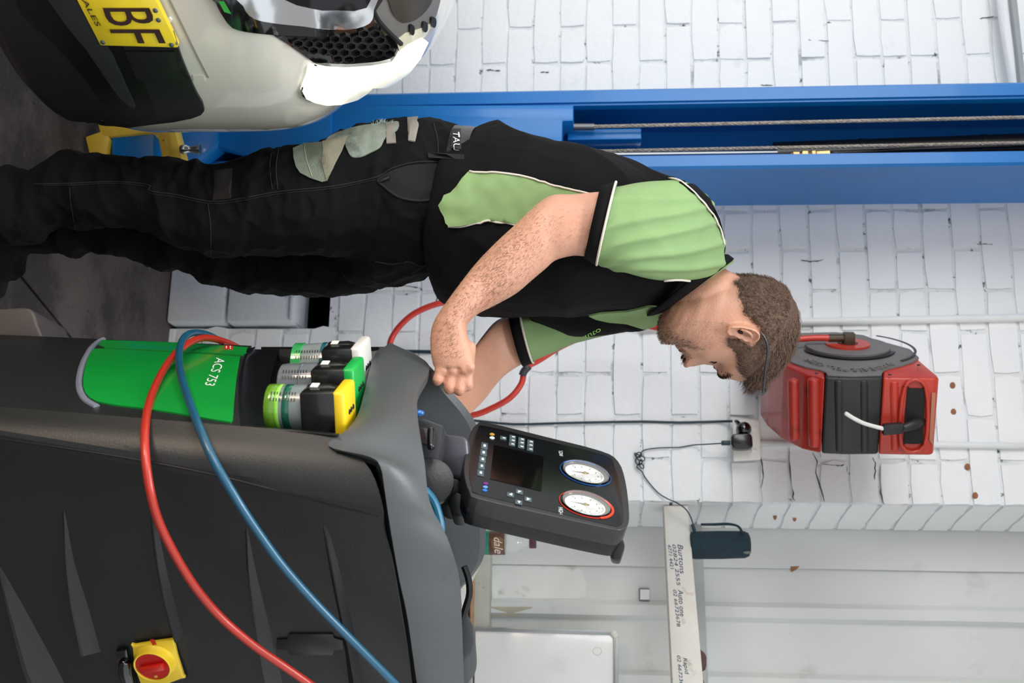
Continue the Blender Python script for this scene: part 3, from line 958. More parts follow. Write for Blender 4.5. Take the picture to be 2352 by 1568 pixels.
# far wall of the top tray
top = [(905, 798, 1.81), (948, 812, 1.80), (985, 842, 1.78), (1010, 872, 1.79), (1040, 905, 1.80), (1072, 943, 1.82), (1092, 978, 1.84), (1102, 1030, 1.86), (1108, 1100, 1.88), (1112, 1180, 1.90), (1113, 1240, 1.92), (1106, 1284, 1.93), (1080, 1325, 1.95), (1046, 1370, 1.97), (1030, 1480, 2.0), (1030, 1600, 2.04)]
rows = []
for x, y, d in curve(top, 61):
    T = P(x, y, d)
    rows.append([T + Vector((.0, .03, -.03)), T + Vector((.0, .016, -.003)), T, T + Vector((.004, -.008, -.008)), T + Vector((.008, -.014, -.04)), T + Vector((.03, -.03, -.12)), Vector((T.x + .03, T.y - .03, .70))])
tray = sheet('tray_wall', rows, .004, gp2, mach, 35)
bm = bmesh.new()
prism(bm, [P(930, 900, 1.70), P(935, 1000, 1.52), P(945, 1200, 1.52), P(1000, 1500, 1.65), P(1000, 1500, 1.95), P(980, 1150, 1.88), P(950, 950, 1.82)], ZUP * -.02)
obj('tray_floor', bm, dk, mach)
bm = bmesh.new()
prism(bm, [P(x, y, 1.82) for x, y in ((1040, 1400), (1066, 1404), (1078, 1412), (1090, 1440), (1092, 1475), (1086, 1495), (1070, 1512), (1040, 1520))], Vector((.05, .03, 0)), .008, 3)
obj('rear_handle', bm, gp2, mach)
bm = bmesh.new(); tube(bm, [P(a, b, 1.80) for a, b in ((1066, 1300), (1076, 1330), (1078, 1365), (1068, 1400), (1060, 1430))], .0055, 8); obj('rear_cable', bm, dk, mach)

# bottle bay
b1 = [(577, 800, 1.80), (556, 822, 1.745), (547, 870, 1.62), (544, 925, 1.52), (556, 972, 1.45), (590, 985, 1.435), (650, 990, 1.43), (715, 995, 1.428), (772, 1001, 1.425)]
b2 = [(640, 806, 1.90), (634, 826, 1.86), (622, 865, 1.78), (616, 915, 1.68), (622, 952, 1.62), (640, 985, 1.58), (690, 1000, 1.56), (730, 1010, 1.54), (775, 1020, 1.52)]
rows = []
for p, q in zip(curve(b1, 41), curve(b2, 41)):
    A, B = P(*p), P(*q)
    rows.append([A - Vector((.0, 0, .006)), A, A.lerp(B, .04) + Vector((-.002, 0, .004))] + [A.lerp(B, t) + ZUP * (-.015 * math.sin(math.pi * t)) for t in (.15, .3, .45, .6, .75, .9, 1.0)])
sheet('bottle_bay', rows, .003, dk, mach, 60)
bm = bmesh.new()
rowsb = [[P(x, y, d) for y, d in ((798, 1.93), (850, 1.86), (900, 1.78), (950, 1.70), (1010, 1.60), (1040, 1.54))] for x in (600, 680, 760, 840, 910)]
sheet('bay_back', rowsb, .003, dk, mach, 60)
bm = bmesh.new()
prism(bm, [P(640, 800, 1.90), P(690, 800, 1.90), P(700, 830, 1.86), P(640, 815, 1.88)], Vector((.02, .01, 0)), .003)
obj('bay_pad', bm, mat('foam_black', '#1b1b1a', .9, bump=1, bscale=600, dirt=[('#8a8a80', 900, .62, .66, .9)]), mach)

# green panel
grn = mat('panel_green', '#0d9136', .3, var=.03, coat=.4, dirt=[('#0d7a30', 60, .73, .75, .6)])
obj('green_panel', drape(BF_, [(216, 803), (209, 811), (202, 826), (195, 848), (191, 872), (191, 890), (196, 904), (206, 915), (222, 924), (262, 932), (330, 940), (400, 950), (470, 962), (530, 972), (535, 966), (537, 940), (540, 900), (545, 860), (552, 821), (480, 816), (400, 811), (300, 806), (240, 803)], .0004, .0018, 14, 1.6, False), grn, mach, 40)
obj('green_panel', drape(BF_, [(226, 794), (234, 783), (300, 785), (400, 789), (500, 795), (572, 800), (574, 806), (560, 817), (480, 812), (400, 807), (300, 802), (240, 799)], .0004, .0018, 10, 1.8, False), grn, mach, 40)
bm = bmesh.new(); seam(bm, BF_, [(238, 779), (224, 786), (211, 798), (204, 808), (190, 835), (182, 868), (183, 895), (196, 918), (222, 934)], .005, -.001, 40, 1.6, 8)
obj('panel_trim', bm, mat('trim_grey', '#8b8fa0', .3, .3), mach)
wht = mat('print_white', '#dfe8e0', .5)
text_on(BF_, 'ACS 753', [(497, 825), (470, 888), (492, 891), (518, 828)], wht, 'lettering', mach, .003, dflt=1.6, th=.0005)
redp = mat('print_red', '#b8281d', .5)
obj('emblem', drape(BF_, [(516, 797), (536, 798), (534, 806), (514, 805)], .0024, .0006, 4, 1.75, False), redp, mach)
for a, b in ((520, 800), (529, 800), (520, 803), (529, 804)):
    bm = bmesh.new(); q, n = cast(BF_, a, b, 1.75); ball(bm, q + n * .0032, .0012, seg=8); obj('emblem_dot', bm, wht, mach)

# mains switch and its neighbours
def SP(px, py, o=0.0):
    q, n = cast(BSD, px, py, 1.5)
    return q + n * o
_, sn = cast(BSD, 355, 1510, 1.55)
so = SP(355, 1510)
def SQ(px, py, o=0.0): return hit(px, py, so + sn * o, sn)
bm = bmesh.new(); prism(bm, [SQ(a, b, .004) for a, b in closed([(308, 1481), (312, 1476), (396, 1463), (402, 1466), (410, 1500), (424, 1546), (420, 1551), (330, 1572)], 2)], sn * .006, .001)
ys = mat('switch_yellow', '#e6c62c', .35, coat=.3)
swt = obj('main_switch', bm, ys, mach, label='yellow plate of the main switch')
bm = bmesh.new(); prism(bm, [SQ(a, b, -.001) for a, b in ((312, 1480), (402, 1462), (432, 1550), (334, 1580))], sn * .006, .001); obj('switch_gasket', bm, dk, mach)
kc = SQ(356, 1518, .010); ref = (SQ(400, 1510, .010) - kc).normalized()
bm = bmesh.new(); lathe(bm, kc, sn, [(.030, 0), (.0275, .006), (.0268, .012), (.0258, .0128), (.0245, .012), (.0245, .006)], 40, ref); obj('knob_collar', bm, ys, swt)
sr = mat('switch_red', '#b51409', .35, coat=.3)
bm = bmesh.new(); lathe(bm, kc + sn * .006, sn, [(.0244, 0), (.0244, .004), (.0240, .0045), (.001, .0045)], 40, ref)
v = ref.cross(sn)
box(bm, kc + sn * .014 + ref * .001, ref * .019, v * .0055, sn * .0045, .003); obj('knob', bm, sr, swt)
bm = bmesh.new(); box(bm, SQ(352, 1474, .0105), ref * .003, v * .005, sn * .0004); obj('switch_mark', bm, sr, swt)
bm = bmesh.new(); box(bm, SQ(358, 1553, .0210), ref * .002, v * .002, sn * .0006); obj('knob_dot', bm, mat('dot_amber', '#c89a4a', .5), swt)
bm = bmesh.new(); prism(bm, [SQ(a, b) for a, b in ((270, 1486), (296, 1484), (300, 1510), (270, 1512))], sn * .008, .002); obj('rocker_switch', bm, gloss, mach)
bm = bmesh.new(); ball(bm, SQ(285, 1525, .006), .008); tube(bm, [SQ(290, 1520, .006), SQ(288, 1540, .012), SQ(296, 1568, .010), SQ(300, 1600, .006)], .010, 10); obj('mains_cable', bm, gloss, mach, True)
bm = bmesh.new(); prism(bm, [SP(a, b, .0005) for a, b in ((636, 1466), (660, 1465), (665, 1453), (765, 1453), (768, 1462), (788, 1467), (790, 1488), (768, 1490), (765, 1501), (668, 1501), (660, 1490), (636, 1488))], sn * .0022, .0005)
obj('port_cover', bm, mat('sticker_black', '#141515', .4), mach)

# bottles in the bay
def unit(cx0, cy0, cx1, cy1, d0, d1, r, lid, clear, tint, label, tintlen):
    p0, p1 = P(cx0, cy0, d0), P(cx1, cy1, d1)
    ax = (p1 - p0); L = ax.length; ax.normalize()
    t = empty('fluid_bottle', p0, label, 'bottle', 'fluid bottles in the machine bay')
    sidev = Vector((-1, -.35, 0)); sidev = (sidev - ax * sidev.dot(ax)).normalized()
    bm = bmesh.new(); lathe(bm, p0, ax, [(r * .86, 0), (r * .93, .002), (r * .96, .008), (r, L * .40), (r, L * .47)], 32, sidev); obj('canister', bm, clear, t, 40)
    z = 0
    for col, a, b in tint:
        bm = bmesh.new(); lathe(bm, p0, ax, [(r * .5, L * a), (r * .985, L * a), (r * 1.012, L * (a + .01)), (r * 1.012, L * (b - .01)), (r * .985, L * b), (r * .5, L * b)], 32, sidev)
        obj('fluid_band', bm, mat('fluid_' + col[1:], col, .15, var=.15, scale=60, coat=.6), t, 40)
    vv = ax.cross(sidev)
    for k in range(9):
        for off in (.34, .52):
            ang = off * 1.6
            dirv = sidev * math.cos(ang) + vv * math.sin(ang) * (1 if vv.y < 0 else -1)
            bm = bmesh.new(); box(bm, p0 + ax * (L * (.08 + .035 * k)) + dirv * (r * 1.016), ax * .0006, dirv.cross(ax) * .0022, dirv * .0004)
            obj('scale_mark', bm, dk, t, False)
    bm = bmesh.new(); lathe(bm, p0, ax, [(r * .9, L * .46), (r * 1.03, L * .47), (r * 1.05, L * .72), (r * .98, L * .80)], 32, sidev); obj('holder', bm, mat('holder_black', '#101112', .3, coat=.3), t, 40)
    fv = Vector((.25, -1, 0)); fv = (fv - ax * fv.dot(ax)).normalized(); sv2 = ax.cross(fv)
    bm = bmesh.new(); box(bm, p0 + ax * L * .66 + fv * r * .75, ax * L * .21, fv * r * .45, sv2 * r * 1.0, .003); obj('bracket', bm, mat('holder_black', '#101112', .3), t)
    bm = bmesh.new(); box(bm, p0 + ax * L * .90 + fv * r * .12, ax * L * .075, fv * r * 1.08, sv2 * r * 1.06, .005, 3); l = obj('lid', bm, lid, t)
    bm = bmesh.new()
    for g in (-.3, .1, .45): ball(bm, p0 + ax * L * .978 + fv * r * g - sv2 * r * .0, .004, (1, 1, .4), seg=8)
    obj('lid_slot', bm, dk, l)
    bm = bmesh.new(); q = sidev * .9 + fv * .0; q.normalize()
    box(bm, p0 + ax * L * .56 + q * r * 1.045, ax * L * .045, q.cross(ax) * .007, q * .0006); obj('sticker', bm, wht, t, False)
    return t
clr = mat('clear_canister', '#8b9798', .3, var=.1, alpha=.78, coat=.5)
unit(620, 935, 812, 938, 1.50, 1.50, .0315, mat('lid_yellow', '#ecc820', .35), clr, [('#5d8f1e', .0, .12), ('#8ad048', .12, .17), ('#0e5a44', .21, .30)], 'yellow-lidded fluid bottle with lime band, nearest in the machine bay', 0)
unit(648, 886, 834, 886, 1.60, 1.60, .034, mat('lid_green', '#16a648', .35), mat('smoke_canister', '#777d84', .12, var=.15, alpha=.8, coat=.5), [('#5b6470', .26, .29)], 'green-lidded fluid bottle with grey canister, middle one in the machine bay', 0)
unit(680, 842, 850, 838, 1.70, 1.70, .036, mat('lid_white', '#d4d2cd', .4), clr, [('#2f9450', .0, .14), ('#0f5560', .38, .45)], 'white-lidded fluid bottle with dark green band, farthest in the machine bay', 0)

# ------------------------------------------------------------------ tilted display
dO = Vector((.141, 1.70, 1.0)); D1 = Vector((.42, -.9, 0)).normalized()
hb = Vector((.9, .42, 0)).normalized()
D2 = ZUP * math.cos(math.radians(15)) + hb * math.sin(math.radians(15))
DN = D1.cross(D2).normalized()
if DN.dot(CAM - dO) < 0: DN = -DN
def DH(px, py, o=0.0): return hit(px, py, dO + DN * o, DN)
outer = closed([(1066, 1067), (1071, 1029), (1083, 988), (1098, 971), (1119, 969), (1250, 1001), (1379, 1034), (1420, 1058), (1437, 1103), (1445, 1165), (1444, 1200), (1430, 1214), (1400, 1213), (1250, 1180), (1098, 1144), (1078, 1129), (1067, 1095)], 3)
ctr = (1260, 1090)
def shrink(poly, k, dx=0, dy=0): return [((x - ctr[0]) * k + ctr[0] + dx, (y - ctr[1]) * k + ctr[1] + dy) for x, y in poly]
frame_m = mat('display_frame', '#28292b', .35, var=.04, bump=.05, bscale=300)
def dprism(poly, o, dep, bev, m, name, par, seg=2, label=None):
    bm = bmesh.new()
    prism(bm, [DH(x, y, 0) + DN * o for x, y in poly], -DN * dep, bev, seg)
    return obj(name, bm, m, par, 30, label)
disp = dprism(outer, 0.0, .028, .006, frame_m, 'display_unit', mach, 3)
dprism([(x, y) for x, y in shrink(outer, .985)], -.028, .020, .004, dk, 'rear_case', disp)
face = dprism(closed([(1078, 1083), (1086, 1022), (1098, 985), (1116, 979), (1250, 1012), (1388, 1046), (1412, 1072), (1424, 1120), (1432, 1190), (1422, 1207), (1400, 1206), (1250, 1171), (1100, 1136), (1084, 1121)], 3), .0012, .003, .0008, mat('screen_face', '#101214', .25, var=.03), 'display_face', disp)
dprism([(1134, 1024), (1248, 1051), (1243, 1130), (1125, 1102)], .0022, .001, 0, mat('screen', '#070808', .15, coat=.5), 'screen', disp)
btn = mat('button_grey', '#46555b', .4)
whp = mat('icon_white', '#d8dedd', .5)
def rp(cx, cy, hx, hy, sl=.24):
    return [(cx - hx, cy - hy - sl * hx * .9), (cx + hx, cy - hy + sl * hx * .9), (cx + hx - .12 * hy, cy + hy + sl * hx * .9), (cx - hx - .12 * hy, cy + hy - sl * hx * .9)]
for k in range(5):
    cx, cy = 1112.5 - 2.2 * k, 1026.5 + 15.5 * k
    b = dprism(rp(cx, cy, 7.3, 7), .0026, .0012, .0002, btn, 'button', disp)
    dprism(rp(cx, cy, 2.6, 2.4), .0030, .0008, 0, whp, 'button_icon', b)
for cx, cy in ((1155.5, 1008.5), (1177, 1006), (1176.5, 1014), (1175.5, 1022.5), (1197.5, 1011.5), (1197, 1019.5), (1196.5, 1028), (1218, 1017), (1217.5, 1025), (1217, 1034)):
    b = dprism(rp(cx, cy, 7.2, 3.8), .0026, .0012, .0002, btn, 'button', disp)
    dprism(rp(cx + 1.5, cy + .3, 3.4, .9), .0030, .0008, 0, whp, 'button_icon', b)
for cx, cy, tri in ((1192.5, 1132, [(5, 0), (-3, -3.5), (-3, 4)]), (1172, 1138.5, None), (1212.5, 1149, None), (1191, 1156, None)):
    b = dprism(rp(cx, cy, 8, 4.8), .0026, .0012, .0002, btn, 'button', disp)
    i = [(1192.5, 'u'), (1172, 'l'), (1212.5, 'r'), (1191, 'd')]
    sh = {1192.5: [(-4, -2.5), (4, -.5), (1, 3.2) if 0 else (-3.5, 3)], 1172: [(-4, 0), (3.5, -2.8), (3.5, 3)], 1212.5: [(4, .5), (-3.5, -3), (-3.5, 3)], 1191: [(-3.5, -2.8), (4, -1), (0, 3)]}[cx]
    dprism([(cx + x, cy + y) for x, y in sh], .0030, .0008, 0, whp, 'button_icon', b)
for cx, cy, c in ((1129.5, 999.5, '#b58a3a'), (1129.5, 1007.5, '#c9d6e4'), (1115, 1112.5, '#6a2a78'), (1114, 1120.5, '#5d8fce'), (1113, 1128, '#2a6fc0')):
    dprism(closed([(cx - 6, cy), (cx, cy - 2.6), (cx + 6, cy + 1), (cx, cy + 3)], 3), .0026, .0012, 0, mat('icon_' + c[1:], c, .4), 'indicator', disp)
BD = bvh_of(face)
text_on(BD, 'LOW', [(1283, 1036), (1283.5, 1047), (1293, 1048.5), (1292.5, 1036)], whp, 'lettering', disp, .0006, th=.0004)
text_on(BD, 'HIGH', [(1282.5, 1165), (1283, 1179), (1293, 1181), (1292.5, 1166)], whp, 'lettering', disp, .0006, th=.0004)
dw = mat('dial_white', '#dfe3e0', .4); brs = mat('gauge_brass', '#a8904a', .3, .8)
for (cx, cy, rc, arc, needle, lb) in ((1345, 1086, '#1b59a8', (1.2, 2.6), (2.9, .021), 'blue'), (1346, 1158, '#d93a24', (-.6, .9), (3.05, .022), 'red')):
    c = DH(cx, cy, .003)
    up_ = D2; rt = D1 * .76
    def edisc(bm, cc, prof, n=48):
        loft(bm, [[cc + DN * h + (up_ * math.cos(2 * math.pi * k / n) + rt * math.sin(2 * math.pi * k / n)) * r for k in range(n)] for r, h in prof])
    def arcprism(r0, r1, a0, a1, o, th, m, name, par, cc=c, n=48):
        bm = bmesh.new()
        pts = [a0 + (a1 - a0) * i / n for i in range(n + 1)]
        R_ = [[cc + DN * oo + (up_ * math.cos(a) + rt * math.sin(a)) * rr for rr, oo in ((r0, o), (r1, o), (r1, o + th), (r0, o + th))] for a in pts]
        loft(bm, R_, cap=abs(a1 - a0) < 6.2)
        return obj(name, bm, m, par, 30)
    g = arcprism(.0385, .0392, 0, 2 * math.pi, -.0012, .0012, mat('ring_' + lb, rc, .4), 'gauge', disp)
    arcprism(.0375, .0405, -arc[1], -arc[0], -.0010, .0016, mat('ring_' + lb, rc, .4), 'gauge_zone', disp) if lb == 'blue' else arcprism(.0375, .0410, arc[0] - .2, arc[1] + .1, -.0010, .0016, mat('ring_' + lb, rc, .4), 'gauge_zone', disp)
    bm = bmesh.new(); edisc(bm, c, [(.0005, -.001), (.0355, -.001), (.0355, .0012), (.0345, .0014), (.0345, .0002), (.0005, .0002)]); obj('gauge_well', bm, gloss, disp)
    c2 = c + D1 * .0035 - D2 * .0015
    bm = bmesh.new(); edisc(bm, c2, [(.0005, .0003), (.0295, .0003), (.0295, .0010), (.0005, .0010)]); obj('gauge_dial', bm, dw, disp)
    bm = bmesh.new()
    for k in range(41):
        a = -2.4 + 4.8 * k / 40
        dv = up_ * math.cos(a) + rt * math.sin(a)
        box(bm, c2 + DN * .0012 + dv * (.0262 if k % 5 else .0252), dv * (.0010 if k % 5 else .002), dv.cross(DN) * .00022, DN * .0002)
        if k % 5 == 0:
            box(bm, c2 + DN * .0012 + dv * .0205, dv * .0008, dv.cross(DN) * .0012, DN * .0002)
    o = obj('gauge_scale', bm, dk, disp, False); o['kind'] = 'stuff'
    a, ln = needle
    dv = up_ * math.cos(a) + rt * math.sin(a)
    bm = bmesh.new(); prism(bm, [c2 + DN * .0022 + dv * ln, c2 + DN * .0022 - dv * .006 + dv.cross(DN) * .0012, c2 + DN * .0022 - dv * .006 - dv.cross(DN) * .0012], DN * .0004); obj('needle', bm, mat('needle', '#4a2a22', .5), disp)
    bm = bmesh.new(); lathe(bm, c2, DN, [(.0022, .001), (.0022, .0035), (.0012, .004)], 12); obj('needle_hub', bm, brs, disp)
    bm = bmesh.new(); edisc(bm, c, [(.0005, .0048), (.0350, .0048), (.0352, .0040), (.0352, .001)])
    obj('gauge_glass', bm, mat('gauge_glass', '#ffffff', .02, var=0, alpha=.10, coat=1.0), disp)
# latch, hinge block and arm under the display
bm = bmesh.new(); box(bm, DH(1168, 1200, -.036) + D1 * .004, D2 * .0095, D1 * .004, DN * .009, .001); obj('side_latch', bm, frame_m, disp)
bm = bmesh.new(); prism(bm, [P(a, b, 1.60) for a, b in ((1028, 1146), (1048, 1128), (1070, 1140), (1062, 1185), (1038, 1182))], Vector((.02, .03, 0)), .003); obj('hinge_block', bm, dk, disp)
bm = bmesh.new(); prism(bm, [P(a, b, 1.60) for a, b in ((1400, 1262), (1428, 1230), (1436, 1250), (1424, 1287), (1405, 1284))], Vector((.01, .02, 0)), .003); obj('corner_block', bm, dk, disp)
bm = bmesh.new(); prism(bm, [P(a, b, 1.64) for a, b in ((1005, 992), (1075, 1000), (1085, 1110), (1000, 1085))], Vector((.03, .06, 0)), .008, 3); obj('display_neck', bm, mat('neck_grey', '#4c4a52', .35, .3), mach)
bm = bmesh.new(); prism(bm, [P(a, b, 1.60) for a, b in closed([(940, 962), (1010, 974), (1016, 984), (1006, 1060), (994, 1078), (968, 1078), (940, 1070)], 2)], Vector((.02, .05, 0)), .003); obj('printer_housing', bm, mat('printer_grey', '#34363a', .35), mach)
bm = bmesh.new(); prism(bm, [P(a, b, 1.585) for a, b in ((957, 978), (985, 984), (984, 1022), (957, 1014))], Vector((.004, .01, 0)), .001); obj('paper_window', bm, mat('smoked_window', '#3d3330', .15, coat=1), mach)
bm = bmesh.new(); rtube(bm, [P(990, 990, 1.585), P(990, 1024, 1.565)], .0055, 14); obj('printer_roller', bm, gloss, mach, True)
bm = bmesh.new(); lathe(bm, P(990, 1112, 1.60), Vector((-.35, -1, .1)), [(.0, 0), (.030, 0), (.033, .004), (.033, .02), (.022, .024), (.0, .024)], 32)
for k in range(24):
    pass
obj('pivot_joint', bm, dk, mach)
bm = bmesh.new(); prism(bm, [P(a, b, 1.63) for a, b in ((1000, 1085), (1060, 1100), (1062, 1160), (1018, 1158), (990, 1130))], Vector((.03, .04, 0)), .006); obj('pivot_bracket', bm, dk, mach)
bm = bmesh.new(); ball(bm, P(958, 948, 1.66), .011, (.5, .6, 1.0)); obj('blue_knob', bm, mat('blue_clear', '#2f78c8', .1, alpha=.8, coat=1), mach)
bm = bmesh.new(); tube(bm, [P(a, b, 1.56) for a, b in ((975, 1125), (995, 1150), (1006, 1180), (1012, 1215), (1005, 1250))], .0065, 10); obj('blue_tube', bm, mat('hose_teal', '#1c5f7d', .4), mach)
bm = bmesh.new(); tube(bm, [P(a, b, 1.59) for a, b in ((970, 1110), (985, 1140), (990, 1185), (985, 1215))], [.012, .016, .014, .008], 10); obj('hanging_cloth', bm, mat('navy_cloth', '#1c1f2c', .9), mach)

# service hoses over the machine
def hose(name, pts, r, m, label, group=None):
    bm = bmesh.new(); rtube(bm, [P(*p) for p in pts], r, 14, 5)
    return tag(obj(name, bm, m, None, True), label, 'hose', group)
hose('charging_hose', [(600, 822, 1.95), (560, 805, 1.90), (520, 786, 1.84), (480, 776, 1.79), (450, 780, 1.75), (422, 796, 1.70), (395, 822, 1.64), (370, 860, 1.57), (347, 912, 1.49), (335, 965, 1.42), (333, 1030, 1.375), (342, 1110, 1.36), (362, 1190, 1.375), (400, 1270, 1.40), (450, 1350, 1.43), (510, 1420, 1.46), (580, 1480, 1.48), (650, 1528, 1.50), (708, 1568, 1.52), (780, 1620, 1.56), (860, 1685, 1.62), (935, 1735, 1.67), (985, 1745, 1.72)],
     .0056, mat('hose_red', '#a92a1c', .38, var=.08, coat=.3, dirt=[('#6a1510', 60, .70, .74, .6)]), 'red service hose looped over the green panel and dark side of the machine')
hose('charging_hose', [(560, 812, 1.94), (515, 788, 1.88), (480, 770, 1.82), (452, 764, 1.78), (432, 768, 1.74), (417, 785, 1.70), (411, 820, 1.63), (416, 862, 1.55), (432, 915, 1.47), (455, 975, 1.40), (488, 1052, 1.365), (538, 1138, 1.365), (590, 1218, 1.385), (650, 1300, 1.41), (722, 1382, 1.44), (800, 1462, 1.47), (905, 1568, 1.52), (965, 1630, 1.57), (1005, 1690, 1.63), (1010, 1730, 1.70)],
     .0056, mat('hose_blue', '#134e69', .38, var=.08, coat=.3), 'blue service hose looped over the green panel beside the red one')

# ------------------------------------------------------------------ the man
skin = mat('skin', '#c6937a', .5, var=.07, scale=22, bump=.22, bscale=260, sss=.12, dirt=[('#c07a62', 16, .56, .70, .45), ('#a9664e', 170, .70, .76, .18)])
man = empty('person', P(0, 520, 2.08) * 1, 'man in black work trousers and green and black polo shirt, leaning over the dark machine', 'person')
man.location.z = 0

# head frame: face +X, crown +Z, his left +Y
th, ro, yw, HSC = .462, .295, .29, .958
F_ = Vector((math.cos(th), 0, -math.sin(th)))
U_ = Vector((math.sin(th), 0, math.cos(th)))
Z_ = U_ * math.cos(ro) + Vector((0, 1, 0)) * math.sin(ro)
Y_ = Vector((0, 1, 0)) * math.cos(ro) - U_ * math.sin(ro)
HR = Matrix((F_, Y_, Z_)).transposed() @ Matrix.Rotation(yw, 3, 'Z')
EAR = Vector((-.012, -.084, -.004))
HO = P(1711, 764, 1.955) - HR @ (EAR * HSC)
HM = Matrix.Translation(HO) @ HR.to_4x4() @ Matrix.Scale(HSC, 4)
def lerpt(tab, z):
    for (a, x), (b, y) in zip(tab, tab[1:]):
        if a <= z <= b:
            t = (z - a) / (b - a); t = t * t * (3 - 2 * t) * .5 + t * .5
            return x + (y - x) * t
    return tab[0][1] if z < tab[0][0] else tab[-1][1]
XF = [(-.120, .050), (-.114, .074), (-.106, .085), (-.095, .090), (-.080, .085), (-.064, .088), (-.050, .091), (-.036, .089), (-.020, .086), (0, .084), (.014, .086), (.028, .096), (.045, .097), (.062, .094), (.080, .083), (.096, .066), (.108, .042), (.118, .012)]
XB = [(-.120, .020), (-.105, .000), (-.085, -.030), (-.060, -.056), (-.030, -.078), (0, -.093), (.030, -.101), (.055, -.099), (.078, -.085), (.096, -.062), (.108, -.036), (.118, -.004)]
WD = [(-.120, .016), (-.112, .034), (-.100, .046), (-.080, .057), (-.055, .065), (-.025, .070), (0, .073), (.030, .077), (.055, .075), (.078, .065), (.096, .048), (.108, .030), (.118, .006)]
def g(x, s): return math.exp(-(x / s) ** 2)
def head_pt(z, a, grow=0.0):
    xf, xb, wd = lerpt(XF, z), lerpt(XB, z), lerpt(WD, z)
    cx, ax = (xf + xb) / 2, (xf - xb) / 2
    c, s = math.cos(a), math.sin(a)
    e = 2 / 2.25
    x = cx + ax * math.copysign(abs(c) ** e, c); y = wd * math.copysign(abs(s) ** e, s)
    if c > 0:
        ay = abs(y); k = c ** .5
        pr = lerpt([(-.052, 0), (-.046, .004), (-.040, .022), (-.031, .032), (-.020, .026), (.0, .013), (.022, .002), (.03, 0)], z)
        hw = lerpt([(-.044, .018), (-.030, .0165), (-.010, .010), (.02, .008)], z)
        x += pr * g(y, hw) * k
        x += .006 * g(ay - .0125, .0055) * g(z + .035, .007)              # nostril wings
        x += -.013 * g(ay - .030, .015) * g(z - .008, .012) * k
        x += .007 * g(ay - .031, .011) * g(z - .003, .0065)                # closed lids
        x += .005 * g(ay - .026, .018) * g(z - .027, .007)                 # brow ridge
        x += .0055 * g(z + .0515, .0042) * g(y, .019) + .0055 * g(z + .0655, .0048) * g(y, .017)
        x += -.005 * g(z + .0580, .0022) * g(y, .021)
        x += -.004 * g(z + .076, .005) * g(y, .02)
        x += .005 * g(z + .096, .011) * g(y, .016)
        x += .004 * g(ay - .045, .016) * g(z + .022, .014)                 # cheekbone
        x += -.004 * g(ay - .040, .010) * g(z + .055, .018)
    v = Vector((x, y, z))
    if grow:
        n = Vector(((x - cx) / max(ax, .01) ** 2, y / max(wd, .01) ** 2, max(z - .02, 0) * 90 if z > .02 else 0))
        if n.length > 0: v += n.normalized() * grow
    return v
NZ, NA = 96, 120
zs = [-.120 + .238 * i / NZ for i in range(NZ + 1)]
bm = bmesh.new()
loft(bm, [[HM @ head_pt(z, 2 * math.pi * k / NA) for k in range(NA)] for z in zs])
HB = BVHTree.FromBMesh(bm)
# ears
def ear(bm, sg):
    E = HM @ Matrix.Translation((-.010, sg * .0745, -.006)) @ Matrix.Rotation(sg * math.radians(-24), 4, 'Z') @ Matrix.Rotation(math.radians(-8), 4, 'Y')
    out = []
    pts = [(.004, -.030), (-.006, -.029), (-.014, -.016), (-.019, 0), (-.021, .014), (-.017, .026), (-.007, .032), (.004, .030), (.010, .022), (.011, .012), (.010, .002), (.010, -.012), (.010, -.022)]
    pc = closed(pts, 3)
    def ringat(k, yy, dx=0): return [E @ Vector((x * k - .004 * (1 - k), sg * yy, z * k)) for x, z in pc]
    loft(bm, [ringat(.55, -.008), ringat(.75, .0), ringat(.97, .006), ringat(1.0, .010), ringat(.96, .013), ringat(.86, .0125), ringat(.78, .0075), ringat(.62, .0080), ringat(.50, .0085), ringat(.40, .003), ringat(.2, .001)])
ear(bm, -1); ear(bm, 1)
# neck, trunk and legs (inside the clothes), arms, hands
limb(bm, [(1712, 640, 1560, 735, 2.035, .055), (1690, 630, 1552, 712, 2.035, .058), (1650, 610, 1520, 695, 2.045, .052), (1600, 585, 1480, 670, 2.07, .045)], 28)
limb(bm, [(1640, 570, 1560, 650, 2.06, .09), (1560, 460, 1470, 680, 2.06, .12), (1400, 410, 1350, 670, 2.06, .12), (1250, 380, 1180, 650, 2.07, .11), (1110, 350, 1060, 570, 2.08, .10), (960, 350, 920, 560, 2.09, .09)], 28)
limb(bm, [(1000, 370, 960, 520, 2.02, .055), (800, 370, 800, 520, 2.0, .055), (560, 420, 560, 530, 1.97, .05), (300, 410, 300, 480, 1.97, .04), (60, 450, 60, 510, 1.97, .03), (-30, 460, -30, 510, 1.97, .03)], 20)
limb(bm, [(1000, 440, 960, 580, 2.14, .055), (800, 500, 800, 620, 2.17, .055), (560, 510, 560, 620, 2.2, .05), (300, 490, 300, 560, 2.12, .04), (60, 515, 60, 570, 2.09, .03), (-20, 530, -20, 590, 2.08, .03)], 20)
for y0, d in ((485, 1.97), (575, 2.07)):
    a = P(-30, y0, d); a.x -= .03 * (d > 2); rtube(bm, [Vector((a.x - .02, a.y, .045)), Vector((a.x + .02, a.y, .038)), Vector((a.x + .05, a.y, .030))], [.024, .022, .016], 14)
